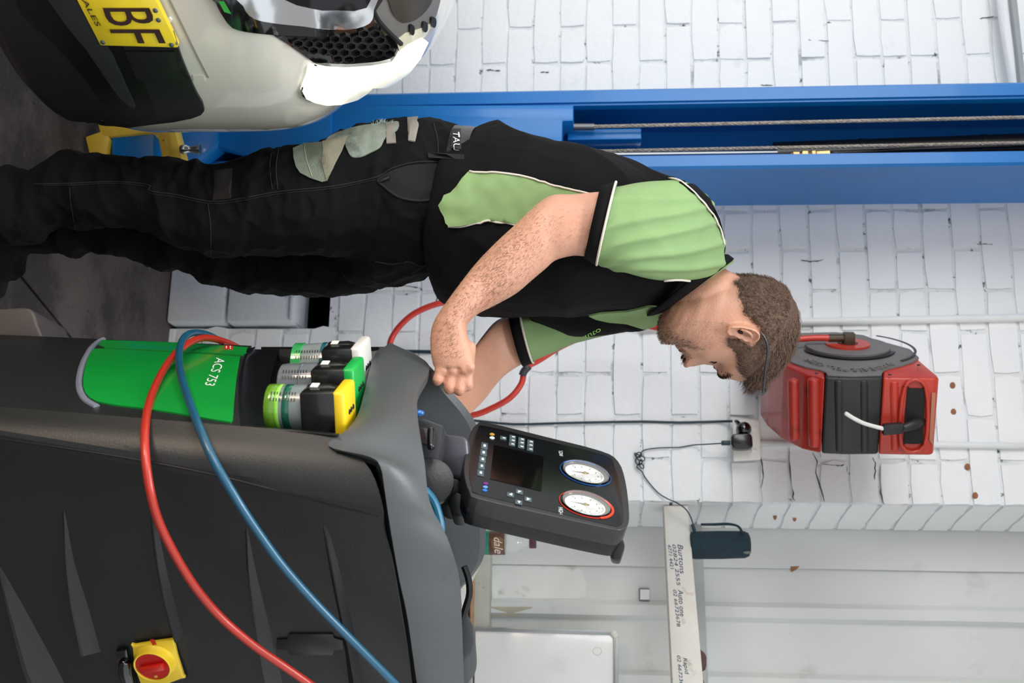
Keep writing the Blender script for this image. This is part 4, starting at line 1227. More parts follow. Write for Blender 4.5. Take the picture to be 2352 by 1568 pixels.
# near arm
limb(bm, [(1600, 470, 1560, 610, 1.92, .05), (1500, 432, 1450, 600, 1.86, .055), (1425, 440, 1352, 590, 1.835, .052), (1372, 441, 1322, 587, 1.825, .050), (1318, 446, 1293, 592, 1.815, .046), (1268, 448, 1272, 600, 1.81, .043),
          (1232, 470, 1252, 618, 1.805, .044), (1188, 512, 1222, 643, 1.80, .044), (1140, 556, 1184, 675, 1.79, .041), (1094, 604, 1133, 703, 1.78, .036), (1054, 655, 1096, 722, 1.765, .031), (1022, 698, 1076, 742, 1.755, .027), (1000, 730, 1071, 760, 1.75, .025)], 28, 4, 2.1)
limb(bm, [(1002, 728, 1072, 755, 1.75, .024), (991, 755, 1074, 772, 1.748, .022), (988, 790, 1082, 795, 1.745, .020), (991, 820, 1089, 822, 1.742, .019), (996, 842, 1088, 842, 1.742, .018)], 24, 4, 2.4)
def finger(kn, pip, d0, r):
    a = P(kn[0], kn[1], d0); b = P(pip[0], pip[1], d0 - .002)
    dv = (b - a).normalized()
    c = b + Vector((0, .020, 0)) - dv * .002; e = b + Vector((0, .036, -.004)) - dv * .018
    bk = a - dv * .03 + Vector((0, .006, 0))
    rtube(bm, [bk, a, a.lerp(b, .5), b, c, e], [r, r * 1.02, r * .93, r * .98, r * .86, r * .75], 14, 4)
finger((1077, 840), (1074, 886), 1.744, .0085)
finger((1060, 846), (1055, 897), 1.740, .0085)
finger((1036, 848), (1031, 893), 1.738, .0085)
finger((1012, 848), (1004, 874), 1.735, .0085)
a = P(1040, 800, 1.775)
rtube(bm, [P(1020, 760, 1.765), P(1022, 800, 1.785), P(1015, 840, 1.79), P(1005, 865, 1.785)], [.013, .012, .010, .0085], 14)
for kx, ky in ((1078, 842), (1066, 848), (1040, 850), (1016, 850)):
    ball(bm, P(kx, ky, 1.735), .0095)
# far arm
limb(bm, [(1500, 600, 1470, 700, 2.22, .05), (1330, 665, 1330, 765, 2.23, .05), (1215, 705, 1235, 822, 2.20, .046), (1178, 722, 1196, 838, 2.18, .044), (1140, 736, 1160, 862, 2.16, .042), (1108, 772, 1136, 888, 2.12, .040), (1078, 815, 1116, 915, 2.07, .036), (1050, 862, 1092, 940, 2.01, .031), (1020, 905, 1060, 968, 1.95, .026), (1000, 930, 1035, 985, 1.91, .024)], 24)
limb(bm, [(1000, 930, 1035, 985, 1.91, .024), (980, 950, 1020, 1000, 1.88, .026), (962, 972, 1002, 1015, 1.85, .020)], 20)
for k in range(4):
    q = P(985, 990, 1.865) + Vector((.0, -.022 + .015 * k, 0))
    rtube(bm, [q, q + Vector((.022, -.012, -.018)), q + Vector((.026, -.02, -.04)), q + Vector((.016, -.024, -.054))], [.0095, .009, .0082, .007], 12)
q = P(1000, 960, 1.87); rtube(bm, [q, q + Vector((.0, -.03, -.02)), q + Vector((.012, -.045, -.035))], [.012, .011, .008], 12)
me = vox(bm, .0026, 3, .5)
body = link('body', me, skin, man, True)
BB = bvh_of(body)
# creases at the knuckles and between the fingers
# nostrils, mouth line, lids and lashes, brows
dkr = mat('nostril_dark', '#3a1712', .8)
for sg in (-1, 1):
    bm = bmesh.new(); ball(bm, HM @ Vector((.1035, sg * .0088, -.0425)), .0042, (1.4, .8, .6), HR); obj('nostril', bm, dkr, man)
lipm = mat('lip', '#8e5148', .5)
bm = bmesh.new(); tube(bm, [HM @ Vector((x, y, z)) for x, y, z in ((.082, -.022, -.0605), (.0895, -.013, -.0585), (.0925, 0, -.0575), (.0895, .013, -.0585), (.082, .022, -.0605))], [.0012, .0026, .003, .0026, .0012], 8); obj('mouth', bm, lipm, man)
hairm = mat('hair', '#5a4232', .55, var=.35, scale=260, bump=.6, bscale=320, stretch=(1, 1, 1))
greym = mat('beard_hair', '#b8a089', .5, var=.4, scale=300)
darkh = mat('brow_hair', '#4a3022', .6, var=.2)
def strand(bm, p, d, n, L, r, bend=.3):
    t = d.normalized(); s = t.cross(n).normalized()
    m = p + t * L * .55 + n * L * .10; e = p + t * L - n * L * bend * .3
    v = [bm.verts.new(x) for x in (p + s * r, p - s * r, p + n * r, m + s * r * .8, m - s * r * .8, m + n * r * .8, e)]
    for f in ((0, 1, 4, 3), (1, 2, 5, 4), (2, 0, 3, 5), (3, 4, 6), (4, 5, 6), (5, 3, 6)):
        bm.faces.new([v[i] for i in f])
def hline(x, y):
    """height of the hairline for a point of the head"""
    a = math.atan2(abs(y), x + .004)
    return lerpt([(0, .084), (.35, .080), (.62, .060), (.8, .032), (1.0, .016), (1.22, -.018), (1.38, -.020), (1.48, .028), (1.85, .024), (2.05, -.020), (2.4, -.036), (3.15, -.048)], a)
rs = random.Random(11)
# scalp cover
bm = bmesh.new()
V = {}
for i, z in enumerate(zs):
    for k in range(NA):
        a = 2 * math.pi * k / NA
        q = head_pt(z, a)
        h = hline(q.x, q.y)
        dz = z - h
        gr = min(max(dz / .03, 0), 1)
        top = max(0, min(1, (z - .06) / .04))
        V[i, k] = (head_pt(z, a, .0010 + .0022 * gr + .006 * top * (0.6 + .4 * (q.x > 0)) + .0009 * noise.noise(q * 180)), dz > 0)
vv = {}
def gv(key):
    if key not in vv: vv[key] = bm.verts.new(HM @ V[key][0])
    return vv[key]
for i in range(NZ):
    for k in range(NA):
        ks = [(i, k), (i, (k + 1) % NA), (i + 1, (k + 1) % NA), (i + 1, k)]
        if all(V[q][1] for q in ks): bm.faces.new([gv(q) for q in ks])
bm.faces.new([gv((NZ, k)) for k in range(NA)])
hair = obj('hair', bm, hairm, man, True)
bm = bmesh.new()
for _ in range(15000):
    z = rs.uniform(-.05, .118); a = rs.uniform(0, 2 * math.pi)
    q = head_pt(z, a)
    h = hline(q.x, q.y)
    if z < h - .003 + rs.uniform(0, .006): continue
    top = max(0, min(1, (z - .05) / .05))
    n = Vector((q.x * .9, q.y * 1.3, max(z, 0) * 1.2)).normalized()
    base = head_pt(z, a, .0008 + .006 * top)
    flow = Vector((.8, 0, .12)) if z > .06 else Vector((-.25, 0, -1))
    flow = (flow + n * (.5 if z < .06 else .30) + Vector((rs.uniform(-.3, .3), rs.uniform(-.3, .3), rs.uniform(-.3, .3))))
    L = rs.uniform(.006, .011) + .016 * top
    if z > .055 and q.x > .045: L += .012
    strand(bm, HM @ base, HR @ flow, HR @ n, L, .00042 if top < .4 else .0006)
o = obj('hair_strands', bm, hairm, hair, False); o['kind'] = 'stuff'
# beard, moustache and sideburn stubble
bm = bmesh.new(); bm2 = bmesh.new()
cnt = 0
while cnt < 5200:
    z = rs.uniform(-.119, .0); a = rs.uniform(-1.75, 1.75)
    q = head_pt(z, a)
    ay = abs(q.y)
    side = lerpt([(0, -.084), (.020, -.080), (.034, -.070), (.050, -.052), (.062, -.030), (.08, .0)], ay)
    dens = 0
    if z < side: dens = 1.0 if z > -.112 else .7
    if -.050 < z < -.037 and ay < .026: dens = 1.0
    if -.075 < z < -.045 and .020 < ay < .032: dens = .9
    if z > -.03 and not (-.008 < q.x < .034): dens = 0
    if -.068 < z < -.050 and ay < .018: dens = 0
    if rs.random() > dens: continue
    cnt += 1
    n = Vector((q.x * 1.0, q.y * 1.2, -.04)).normalized()
    fl = Vector((.2, 0, -.7)) + n * .8 + Vector((rs.uniform(-.4, .4), rs.uniform(-.4, .4), rs.uniform(-.3, .3)))
    front = q.x > .055
    strand(bm2 if (front and rs.random() < .45) or rs.random() < .12 else bm, HM @ (q + n * .0002), HR @ fl, HR @ n, rs.uniform(.0025, .0045) * (1.4 if front else .7), .00030 if front else .00017)
brd = obj('beard', bm, greym, man, False); brd['kind'] = 'stuff'
brd = obj('beard', bm2, darkh, man, False); brd['kind'] = 'stuff'
for sg in (-1, 1):
    bm = bmesh.new()
    for _ in range(300):
        y = rs.uniform(.012, .052); zc = .027 + .004 * math.sin((y - .01) * 60) ; z = zc + rs.gauss(0, .0032)
        a = math.atan2(y, .09)
        best = min((abs(abs(head_pt(z, t / 60).y) - y), t / 60) for t in range(0, 60))
        q = head_pt(z, sg * best[1])
        strand(bm, HM @ q, HR @ Vector((.5, sg * .8, .3 + rs.uniform(-.3, .3))), HR @ Vector((1, sg * .3, 0)), rs.uniform(.0035, .0065), .00045)
    o = obj('eyebrow', bm, darkh, man, False); o['kind'] = 'stuff'
    bm = bmesh.new()
    pts = []
    for y in (.018, .024, .031, .038, .044):
        best = min((abs(abs(head_pt(-.001, t / 60).y) - y), t / 60) for t in range(0, 60))
        pts.append(HM @ (head_pt(-.001 + .0015 * math.sin((y - .018) / .026 * 3.14), sg * best[1]) + Vector((.0006, 0, 0))))
    tube(bm, pts, [.0006, .0014, .0017, .0014, .0006], 8)
    for p, pp in zip(pts, pts[1:]):
        for t in (0, .25, .5, .75): strand(bm, p.lerp(pp, t), HR @ Vector((.8, sg * .2, -.5)), HR @ Vector((0, 0, 1)), .006, .0004)
    o = obj('eyelashes', bm, mat('lash', '#1d120e', .6), man, False); o['kind'] = 'stuff'
    bm = bmesh.new(); ball(bm, HM @ Vector((.056, sg * .031, .004)), .0118); obj('eye', bm, mat('eye_white', '#d8cfc8', .3), man)
    # dark ball puts the shade of the ear's hollow into colour
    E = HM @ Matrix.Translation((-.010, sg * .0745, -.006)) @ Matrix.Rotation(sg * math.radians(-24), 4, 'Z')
    bm = bmesh.new(); ball(bm, E @ Vector((.001, sg * .0040, -.003)), .0045, (.8, .35, 1.2), HR); obj('ear_hollow_shade', bm, dkr, man)
    bm = bmesh.new(); tube(bm, [E @ Vector((x, sg * y, z)) for x, y, z in ((-.009, .0085, -.010), (-.012, .0095, .002), (-.010, .0095, .012), (-.004, .0085, .018))], [.0022, .0028, .0028, .002], 10); obj('ear_fold', bm, skin, man, True)
# arm hair
ah = mat('arm_hair', '#7b614c', .8, spec=.1)
bm = bmesh.new()
n_ = 0
while n_ < 2600:
    x = rs.gauss(1120, 75); y = rs.uniform(470, 820)
    h = BB.ray_cast(CAM, ray(x, y).normalized())
    if h[0] is None or h[0].y > 1.85: continue
    n_ += 1
    strand(bm, h[0], Vector((.6, -.1, -.7)) + Vector((rs.uniform(-.5, .5), 0, rs.uniform(-.5, .5))), h[1], rs.uniform(.003, .008), .00014)
o = obj('arm_hair', bm, ah, man, False); o['kind'] = 'stuff'

# spectacles pushed up on the hair
gl = empty('spectacles', HO, 'dark framed reading spectacles pushed up on top of the man\'s short hair', 'glasses')
gm = mat('spectacle_frame', '#2c333c', .25, coat=.6)
def OV(x, y, z): return HM @ Vector((x, y, z))
for sg in (-1, 1):
    bm = bmesh.new()
    tube(bm, [OV(-.026, sg * .083, .020), OV(-.020, sg * .085, .034), OV(-.004, sg * .086, .050), OV(.028, sg * .082, .068), OV(.062, sg * .076, .088), OV(.078, sg * .072, .098)], [.0016, .0020, .0022, .0018, .0018, .0022], 8)
    obj('temple', bm, gm, gl, True)
    c = OV(.083, sg * .036, .094); ex = HR @ Vector((.15, sg * 1, 0)); ez = HR @ Vector((.75, 0, -.62))
    ex = Vector(HR @ Vector((-.10, sg * 1, .0))).normalized(); ez = (HR @ Vector((.42, 0, -.9))).normalized()
    pts = [c + ex * .027 * math.copysign(abs(math.cos(t)) ** .7, math.cos(t)) + ez * .0165 * math.copysign(abs(math.sin(t)) ** .7, math.sin(t)) for t in [2 * math.pi * k / 28 for k in range(28)]]
    bm = bmesh.new(); tube(bm, pts + [pts[0]], .0013, 8, 1, False); r_ = obj('rim', bm, gm, gl, True)
    bm = bmesh.new(); prism(bm, [c + (p - c) * .97 for p in pts], ex.cross(ez) * .001); obj('lens', bm, mat('lens_glass', '#8b3b3a' if 0 else '#c8cdd2', .02, var=0, alpha=.22, coat=1.0), gl)
bm = bmesh.new(); tube(bm, [OV(.086, -.010, .092), OV(.090, 0, .094), OV(.086, .010, .092)], .0014, 8); obj('bridge', bm, gm, gl, True)

# ---------------------------------------------------------------- trousers
def folds(me, amp, sx, sz, seed, ridge=.5, clampf=None):
    off = Vector((seed * 3.7, seed * 1.3, seed * 2.1))
    def f(co, n):
        q = Vector((co.x * sx, co.y * sx, co.z * sz)) + off
        w1 = noise.noise(q + Vector((0, 0, .6 * noise.noise(q * .7))))
        w2 = noise.noise(q * 2.3 + Vector((5, 1, 2)))
        v = ((1 - abs(w1)) ** 3 - .5) * ridge + w1 * .4 + w2 * .25
        k = clampf(co) if clampf else 1
        return v * amp * k
    shove(me, f)
bm = bmesh.new()
# near leg
limb(bm, [(-28, 405, -28, 575, 1.97, .060), (0, 392, 0, 570, 1.97, .066), (22, 383, 22, 566, 1.97, .068), (46, 392, 50, 560, 1.97, .064), (64, 412, 84, 555, 1.97, .056), (86, 396, 108, 527, 1.97, .056), (116, 370, 135, 521, 1.97, .060), (152, 351, 160, 521, 1.97, .066), (205, 349, 205, 526, 1.97, .069),
          (262, 358, 262, 529, 1.97, .069), (325, 363, 318, 524, 1.97, .069), (372, 366, 365, 541, 1.97, .071), (425, 368, 402, 561, 1.97, .075), (472, 377, 440, 577, 1.97, .078), (505, 371, 482, 586, 1.97, .082), (545, 361, 555, 588, 1.97, .086),
          (640, 341, 640, 585, 1.975, .090), (742, 330, 742, 588, 1.98, .095), (778, 307, 800, 590, 1.99, .098), (832, 291, 850, 590, 2.0, .10), (900, 284, 900, 600, 2.01, .10), (955, 276, 940, 590, 2.02, .10)], 32)
# far leg
limb(bm, [(-28, 500, -28, 660, 2.07, .060), (0, 500, 0, 652, 2.075, .060), (22, 495, 22, 640, 2.08, .060), (46, 485, 46, 600, 2.085, .056), (100, 470, 100, 591, 2.09, .056), (145, 455, 145, 587, 2.10, .060), (178, 450, 176, 590, 2.105, .062), (200, 448, 200, 577, 2.11, .060), (262, 445, 262, 590, 2.12, .066), (320, 445, 320, 603, 2.13, .067), (380, 445, 380, 617, 2.14, .07), (440, 445, 440, 626, 2.15, .074),
          (462, 445, 468, 646, 2.16, .078), (520, 445, 520, 664, 2.175, .084), (600, 445, 600, 675, 2.19, .090), (700, 440, 700, 679, 2.18, .094), (775, 430, 775, 680, 2.17, .098), (830, 420, 830, 671, 2.16, .10), (900, 410, 900, 658, 2.15, .10), (950, 410, 950, 645, 2.14, .10)], 32)
# seat and waist
limb(bm, [(760, 380, 770, 600, 2.09, .03), (790, 330, 800, 645, 2.085, .07), (820, 292, 830, 655, 2.08, .11), (870, 286, 880, 658, 2.08, .155), (950, 275, 945, 646, 2.08, .175), (1005, 280, 985, 630, 2.08, .17), (1045, 294, 1020, 610, 2.08, .16), (1085, 300, 1060, 600, 2.08, .155)], 36)
me = vox(bm, .0042, 6, .5)
def kfold(co):
    h = pix(co)[0]
    return 1.0 + .8 * g(h - 60, 60) + .5 * g(h - 400, 120) - .3 * g(h - 700, 120)
folds(me, .011, 7, 13, 3, .6, kfold)
folds(me, .0050, 22, 30, 5, .8)
trm = mat('trouser_cloth', '#0e0f10', .85, var=.18, scale=9, bump=.35, bscale=700, spec=.15, dirt=[('#1a1b1d', 5, .60, .75, .6), ('#170f0d', 9, .62, .72, .5)])
trousers = link('trousers', me, trm, man, True)
BT = bvh_of(trousers)
# worn grey patch, pockets, loops
worn = mat('worn_cloth', '#8e978c', .9, var=.2, scale=26, bump=.5, bscale=600, dirt=[('#3f443f', 14, .52, .66, .85), ('#8a6d42', 12, .64, .72, .6)])
worn2 = mat('pocket_cloth', '#7d8576', .9, var=.14, scale=40, bump=.5, bscale=500, dirt=[('#4b5048', 20, .60, .72, .6)])
def td(name, poly, m, off=.0008, th=.0012, res=8, smooth=True, par=None, label=None):
    return obj(name, drape(BT, poly, off, th, res, 2.0, smooth), m, par or trousers, 40, label)
td('worn_patch', [(748, 328), (762, 312), (800, 298), (840, 289), (890, 284), (915, 282), (912, 300), (886, 318), (872, 340), (850, 352), (826, 362), (806, 360), (796, 342), (790, 330), (775, 326)], worn, .0016, .0010)
td('cargo_pocket', [(673, 345), (700, 334), (745, 330), (770, 326), (797, 319), (785, 345), (772, 372), (752, 416), (740, 418), (712, 410), (690, 398), (680, 385), (675, 365)], worn2, .003, .002, smooth=False)
td('pocket_flap', [(744, 330), (797, 318), (786, 348), (768, 380), (752, 414), (741, 372)], mat('flap_cloth', '#8a8673', .9, var=.1, scale=40, bump=.4, bscale=500), .0052, .0015, smooth=False)
td('tool_loop', [(884, 286), (908, 284), (910, 330), (888, 331)], mat('loop_tape', '#8d877f', .8, bump=.4, bscale=500), .002, .0018, smooth=False)
td('tool_loop', [(937, 275), (960, 272), (962, 290), (952, 328), (938, 326)], MATS['loop_tape'], .003, .0018, smooth=False)
td('knee_patch', [(492, 392), (535, 388), (532, 455), (490, 460)], mat('brown_cloth', '#1a1212', .9, bump=.4, bscale=500), .0008, .0012, smooth=False)
td('hip_pocket', [(866, 412), (900, 392), (940, 380), (1000, 376), (1040, 382), (1040, 430), (1010, 452), (960, 462), (918, 452), (884, 428)], mat('pocket_dark', '#0c0d0e', .9, bump=.3, bscale=600), .0004, .0010)
th_m = mat('thread', '#1e2022', .9)
def ts(path, r=.0008, off=.0006, m=th_m, name='seam', k=5):
    bm = bmesh.new(); seam(bm, BT, path, r, off, None, 2.0, k); obj(name, bm, m, trousers, True)
ts([(866, 416), (884, 430), (915, 452), (958, 461), (1000, 455), (1045, 428)], .0022, .0012, mat('edge_dark', '#191b1d', .9))
ts([(80, 422), (160, 421), (260, 417), (340, 424), (346, 438), (410, 448), (480, 462), (540, 458), (640, 440), (760, 428), (860, 408), (905, 385), (960, 372), (1040, 372)], .0011)
ts([(80, 425), (160, 425), (260, 421), (336, 428), (343, 443), (410, 453), (480, 467), (540, 463), (640, 445), (760, 433), (862, 413)], .0007)
ts([(160, 430), (164, 470), (172, 520)], .0008)
ts([(478, 468), (484, 520), (484, 580)], .0008)
ts([(640, 342), (634, 385), (638, 435)], .0010)
ts([(625, 344), (620, 385), (626, 437)], .0008)
ts([(700, 336), (704, 370), (718, 408)], .0010, .005, mat('thread_pale', '#a9ad92', .9))
ts([(862, 600), (900, 606), (940, 600), (965, 610), (985, 600)], .0014, .0006, MATS['edge_dark'])
ts([(995, 282), (1005, 320), (1008, 370)], .0010)
bm = bmesh.new()
for _ in range(90):
    x = rs.gauss(880, 12); p, n = cast(BT, x, 286 + abs(x - 880) * .1, 2.0)
    strand(bm, p, Vector((-.9, rs.uniform(-.5, .5), rs.uniform(-.9, .9))), Vector((0, -1, 0)), rs.uniform(.004, .015), .0004)
o = obj('frayed_threads', bm, mat('fray', '#9fb0b0', .9), trousers, False); o['kind'] = 'stuff'
ts([(858, 395), (885, 385)], .0001)
bm = bmesh.new(); a, n1 = cast(BT, 872, 418, 2.0); b, n2 = cast(BT, 892, 410, 2.0); rtube(bm, [a + n1 * .002, b + n2 * .003], .0028, 8, 2); obj('zip_pull', bm, blk, trousers)
# belt, belt loop and the lettered leather patch
beltm = mat('belt_leather', '#1c1a19', .38, var=.2, scale=80, bump=.6, bscale=260, coat=.2)
bm = bmesh.new()
rowsb = []
for pa, pb in (((1056, 297), (1038, 606)), ((1102, 301), (1072, 600))):
    A, B = P(pa[0], pa[1] - 1, 2.08), P(pb[0], pb[1], 2.08)
    rowsb.append(ering(A, B, .168, 60, 2.2))
rowsb = [r + [r[0]] for r in rowsb]
belt = sheet('belt', rowsb, .004, beltm, man, True)
BL = bvh_of(belt, trousers)
bpt = obj('belt_patch', drape(BL, [(1034, 300), (1058, 301), (1060, 347), (1036, 343)], .003, .002, 8, 2.0, False), mat('patch_leather', '#1d1a1b', .7, bump=.3, bscale=400), trousers)
BK = bvh_of(bpt, belt, trousers)
text_on(BK, 'TAU', [(1040, 303), (1042, 343), (1056, 344), (1054, 305)], mat('print_pale', '#d8d4d4', .6), 'lettering', trousers, .002, th=.0004)
obj('belt_loop', drape(BL, [(982, 354), (1100, 358), (1100, 372), (984, 366)], .003, .003, 10, 2.0, False), mat('loop_dark', '#151313', .9), trousers)
# boots
for y0, d, nm in ((485, 1.97, 0), (575, 2.07, 1)):
    a = P(-30, y0, d)
    bm = bmesh.new()
    rings = []
    for x, w_, h in ((-.075, .022, .060), (-.07, .036, .085), (-.03, .042, .115), (.03, .042, .10), (.08, .044, .075), (.14, .048, .062), (.185, .044, .052), (.205, .026, .035)):
        x, h = (x * (1 if x < 0 else .62), h * (.8 if nm else 1)); c = Vector((a.x + x - .03 * nm, a.y, 0))
        rings.append([c + Vector((0, w_ * math.cos(t) * (1.05 if math.sin(t) < 0 else .9), max(.0, h / 2 + h / 2 * math.sin(t) * 1.0))) for t in [2 * math.pi * k / 20 for k in range(20)]])
    loft(bm, rings)
    obj('boot', bm, mat('boot_leather', '#0a0909', .7, bump=.2, spec=.2), man, 60)
    bm = bmesh.new()
    rings = [[Vector((a.x + x * (1 if x < 0 else .62) - .03 * nm, a.y + w_ * s, z)) for s, z in ((-1, 0), (1, 0), (1, .02), (-1, .02))] for x, w_ in ((-.078, .024), (-.06, .042), (.03, .044), (.13, .052), (.19, .044), (.212, .02))]
    loft(bm, rings); obj('boot_sole', bm, mat('boot_rubber', '#080808', .8), man, 30)

# ---------------------------------------------------------------- shirt
blackc = mat('shirt_black', '#0b0b0d', .82, var=.08, scale=14, bump=.3, bscale=900, spec=.15)
greenc = mat('shirt_green', '#82a06a', .82, var=.04, scale=12, bump=.3, bscale=900, dirt=[('#5d8a43', 15, .64, .74, .5), ('#6c7a3c', 45, .72, .76, .5)])
pipm = mat('piping', '#d8cfc4', .6)
bm = bmesh.new()
limb(bm, [(1062, 301, 990, 622, 2.08, .170), (1082, 296, 990, 642, 2.08, .176), (1110, 289, 996, 668, 2.075, .180), (1150, 291, 1016, 694, 2.07, .182), (1200, 305, 1090, 718, 2.065, .182), (1250, 322, 1175, 726, 2.06, .180), (1302, 338, 1250, 725, 2.055, .180),
          (1352, 348, 1310, 723, 2.05, .180), (1402, 361, 1380, 722, 2.06, .172), (1455, 381, 1440, 720, 2.07, .160), (1505, 399, 1492, 716, 2.08, .145), (1555, 415, 1528, 708, 2.08, .125), (1600, 440, 1560, 690, 2.075, .10), (1640, 500, 1590, 672, 2.06, .088), (1662, 575, 1620, 660, 2.045, .072)], 44, 4, 2.3)
# far half of the chest
limb(bm, [(1225, 640, 1222, 735, 2.16, .05), (1280, 620, 1290, 768, 2.17, .065), (1330, 600, 1335, 777, 2.17, .07), (1400, 590, 1418, 766, 2.16, .075), (1460, 580, 1480, 752, 2.13, .08), (1510, 570, 1532, 706, 2.09, .07)], 28)
# near shoulder
limb(bm, [(1645, 560, 1600, 640, 1.98, .04), (1620, 500, 1540, 630, 1.96, .045), (1570, 445, 1490, 615, 1.94, .045)], 28)
limb(bm, [(1640, 520, 1560, 650, 2.15, .06), (1560, 560, 1500, 690, 2.2, .07), (1460, 600, 1420, 720, 2.23, .06)], 20)
me = vox(bm, .0042, 7, .5)
def sk(co):
    x, y = pix(co)
    return 1.0 + .7 * g(x - 1080, 60)
folds(me, .014, 6, 5, 8, .8, sk)
folds(me, .0025, 20, 22, 2, .5)
shirt = link('shirt', me, blackc, man, True)
# sleeves
bm = bmesh.new()
limb(bm, [(1400, 426, 1352, 598, 1.835, .062), (1425, 422, 1372, 604, 1.84, .065), (1460, 416, 1410, 618, 1.85, .070), (1510, 411, 1450, 634, 1.865, .074), (1560, 412, 1490, 644, 1.885, .076), (1600, 428, 1530, 648, 1.91, .074), (1636, 470, 1580, 648, 1.94, .066), (1662, 545, 1622, 645, 1.98, .050), (1668, 592, 1640, 640, 2.0, .035)], 36, 4, 2.2)
me = vox(bm, .0040, 6, .5)
def slf(co, n):
    x, y = pix(co)
    v = 0
    for (c0, c1, wd_, am) in ((500, -.28, 10, .006), (545, -.30, 9, .005), (588, -.22, 10, .006), (618, -.10, 8, .006), (455, -.10, 12, .004)):
        yy = c0 + (x - 1500) * c1 + 8 * math.sin(x / 60)
        v += am * g(y - yy, wd_)
    return v - .003
shove(me, slf)
folds(me, .003, 14, 12, 4, .5)
slv = link('sleeve', me, greenc, man, True, 'green sleeve with creases')
bm = bmesh.new()
limb(bm, [(1172, 727, 1199, 837, 2.18, .056), (1185, 722, 1212, 834, 2.185, .058), (1215, 708, 1245, 822, 2.20, .060), (1260, 690, 1290, 800, 2.21, .060), (1330, 670, 1335, 782, 2.22, .060), (1420, 640, 1425, 764, 2.22, .055)], 28, 4, 2.2)
me = vox(bm, .0042, 4, .5); folds(me, .006, 12, 12, 6, .6)
slv2 = link('sleeve', me, mat('shirt_green_far', '#82a06a', .82, var=.05, scale=12, bump=.3, bscale=900), man, True)
def cuff(s0, s1, name):
    rws = []
    for s in (s0, s1):
        rws.append(ering(P(s[0], s[1], s[4]), P(s[2], s[3], s[4]), s[5], 40, 2.2))
    mid = [a.lerp(b, .5) * 1 for a, b in zip(*rws)]
    rws = [r + [r[0]] for r in (rws[0], mid, rws[1])]
    return sheet(name, rws, .003, blackc, man, True)
cuff((1381, 430, 1343, 592, 1.832, .064), (1412, 421, 1367, 606, 1.838, .069), 'cuff')
cuff((1170, 725, 1201, 840, 2.18, .060), (1192, 718, 1222, 833, 2.187, .063), 'cuff')
def ringtube(s, r, name='piping'):
    bm = bmesh.new()
    q = ering(P(s[0], s[1], s[4]), P(s[2], s[3], s[4]), s[5], 40, 2.2)
    tube(bm, q + [q[0]], r, 6, 1, False); obj(name, bm, pipm, man, True)
ringtube((1415, 419, 1370, 608, 1.838, .0705), .0022)
ringtube((1195, 716, 1225, 833, 2.187, .0645), .0022)
BSH = bvh_of(shirt, slv)
def sd(name, poly, m, off=.001, th=.0015, res=9, smooth=True, dflt=1.95):
    return obj(name, drape(BSH, poly, off, th, res, dflt, smooth), m, shirt, 40)
def sp_(path, r=.0018, off=.0015, m=pipm, name='piping', bv=None):
    bm = bmesh.new(); seam(bm, bv or BSH, path, r, off, None, 1.95, 6); obj(name, bm, m, shirt, True)
# green side panel flaring over the belt
BSO = bvh_of(shirt)
rim_a = [(1078, 394), (1130, 396), (1185, 402), (1245, 417), (1305, 434), (1360, 447), (1400, 455)]
gp_ = drape(BSO, [(1076, 396), (1130, 397), (1185, 403), (1245, 418), (1305, 434), (1360, 446), (1395, 455), (1330, 520), (1250, 530), (1190, 516), (1160, 511), (1130, 508), (1100, 511), (1060, 519), (1034, 521), (1026, 513),
       (1022, 500), (1014, 486), (1010, 474), (1018, 462), (1022, 450), (1036, 444), (1050, 430), (1062, 412)], .0014, .002, 9, 1.95, False)
for v in gp_.verts:
    x, y = pix(v.co)
    k = max(0, (1100 - x) / 90)
    v.co.y -= .006 * k + .007 * k * math.sin(y / 9.0) * .5
    v.co += Vector((0, -.003, 0)) * noise.noise(v.co * 45)
gpanel = obj('side_panel', gp_, greenc, shirt, 60, label='green side panel')
BG = bvh_of(gpanel, shirt)
sp_(rim_a, .0019, .0015, pipm, 'piping', BG)
sp_([(1030, 520), (1062, 520), (1100, 511), (1130, 508), (1165, 512), (1200, 522), (1240, 530)], .0019, .0015, pipm, 'piping', BG)
# back yoke strip over the shoulder
sd('back_yoke', [(1540, 407), (1570, 408), (1600, 425), (1628, 458), (1650, 505), (1660, 545), (1650, 520), (1632, 490), (1612, 466), (1585, 440), (1560, 420)], blackc, .001, .002, 7, False)
sp_([(1535, 412), (1560, 418), (1588, 440), (1614, 467), (1634, 492), (1650, 522), (1661, 560)], .0016, .003)
sp_([(1525, 642), (1560, 640), (1592, 644), (1626, 650), (1640, 648)], .0022, .002)
# collar
def band(a_, b_, dra, drb, ca, cb, name, m, th=.003, n=48, lift=0):
    A = ering(P(*a_[0]), P(*a_[1]), dra, n, 2.1); B = ering(P(*b_[0]), P(*b_[1]), drb, n, 2.1)
    M_ = [p.lerp(q, .5) + (p.lerp(q, .5) - (P(*a_[0]) + P(*a_[1])) / 2).normalized() * lift for p, q in zip(A, B)]
    return sheet(name, [r + [r[0]] for r in (A, M_, B)], th, m, man, True)
band(((1684, 596, 2.035), (1520, 716, 2.035)), ((1652, 585, 2.04), (1486, 724, 2.04)), .070, .090, 0, 0, 'collar', blackc, .0035, 48, .004)
band(((1686, 600, 2.035), (1524, 712, 2.035)), ((1676, 600, 2.035), (1514, 714, 2.035)), .0665, .068, 0, 0, 'collar_lining', greenc, .002, 48, 0)
sd('placket', [(1352, 722), (1380, 716), (1440, 712), (1490, 700), (1540, 700), (1524, 730), (1500, 748), (1478, 753), (1440, 742), (1400, 738), (1370, 732)], greenc, .002, .002, 9, False)
BCH = bvh_of(shirt)
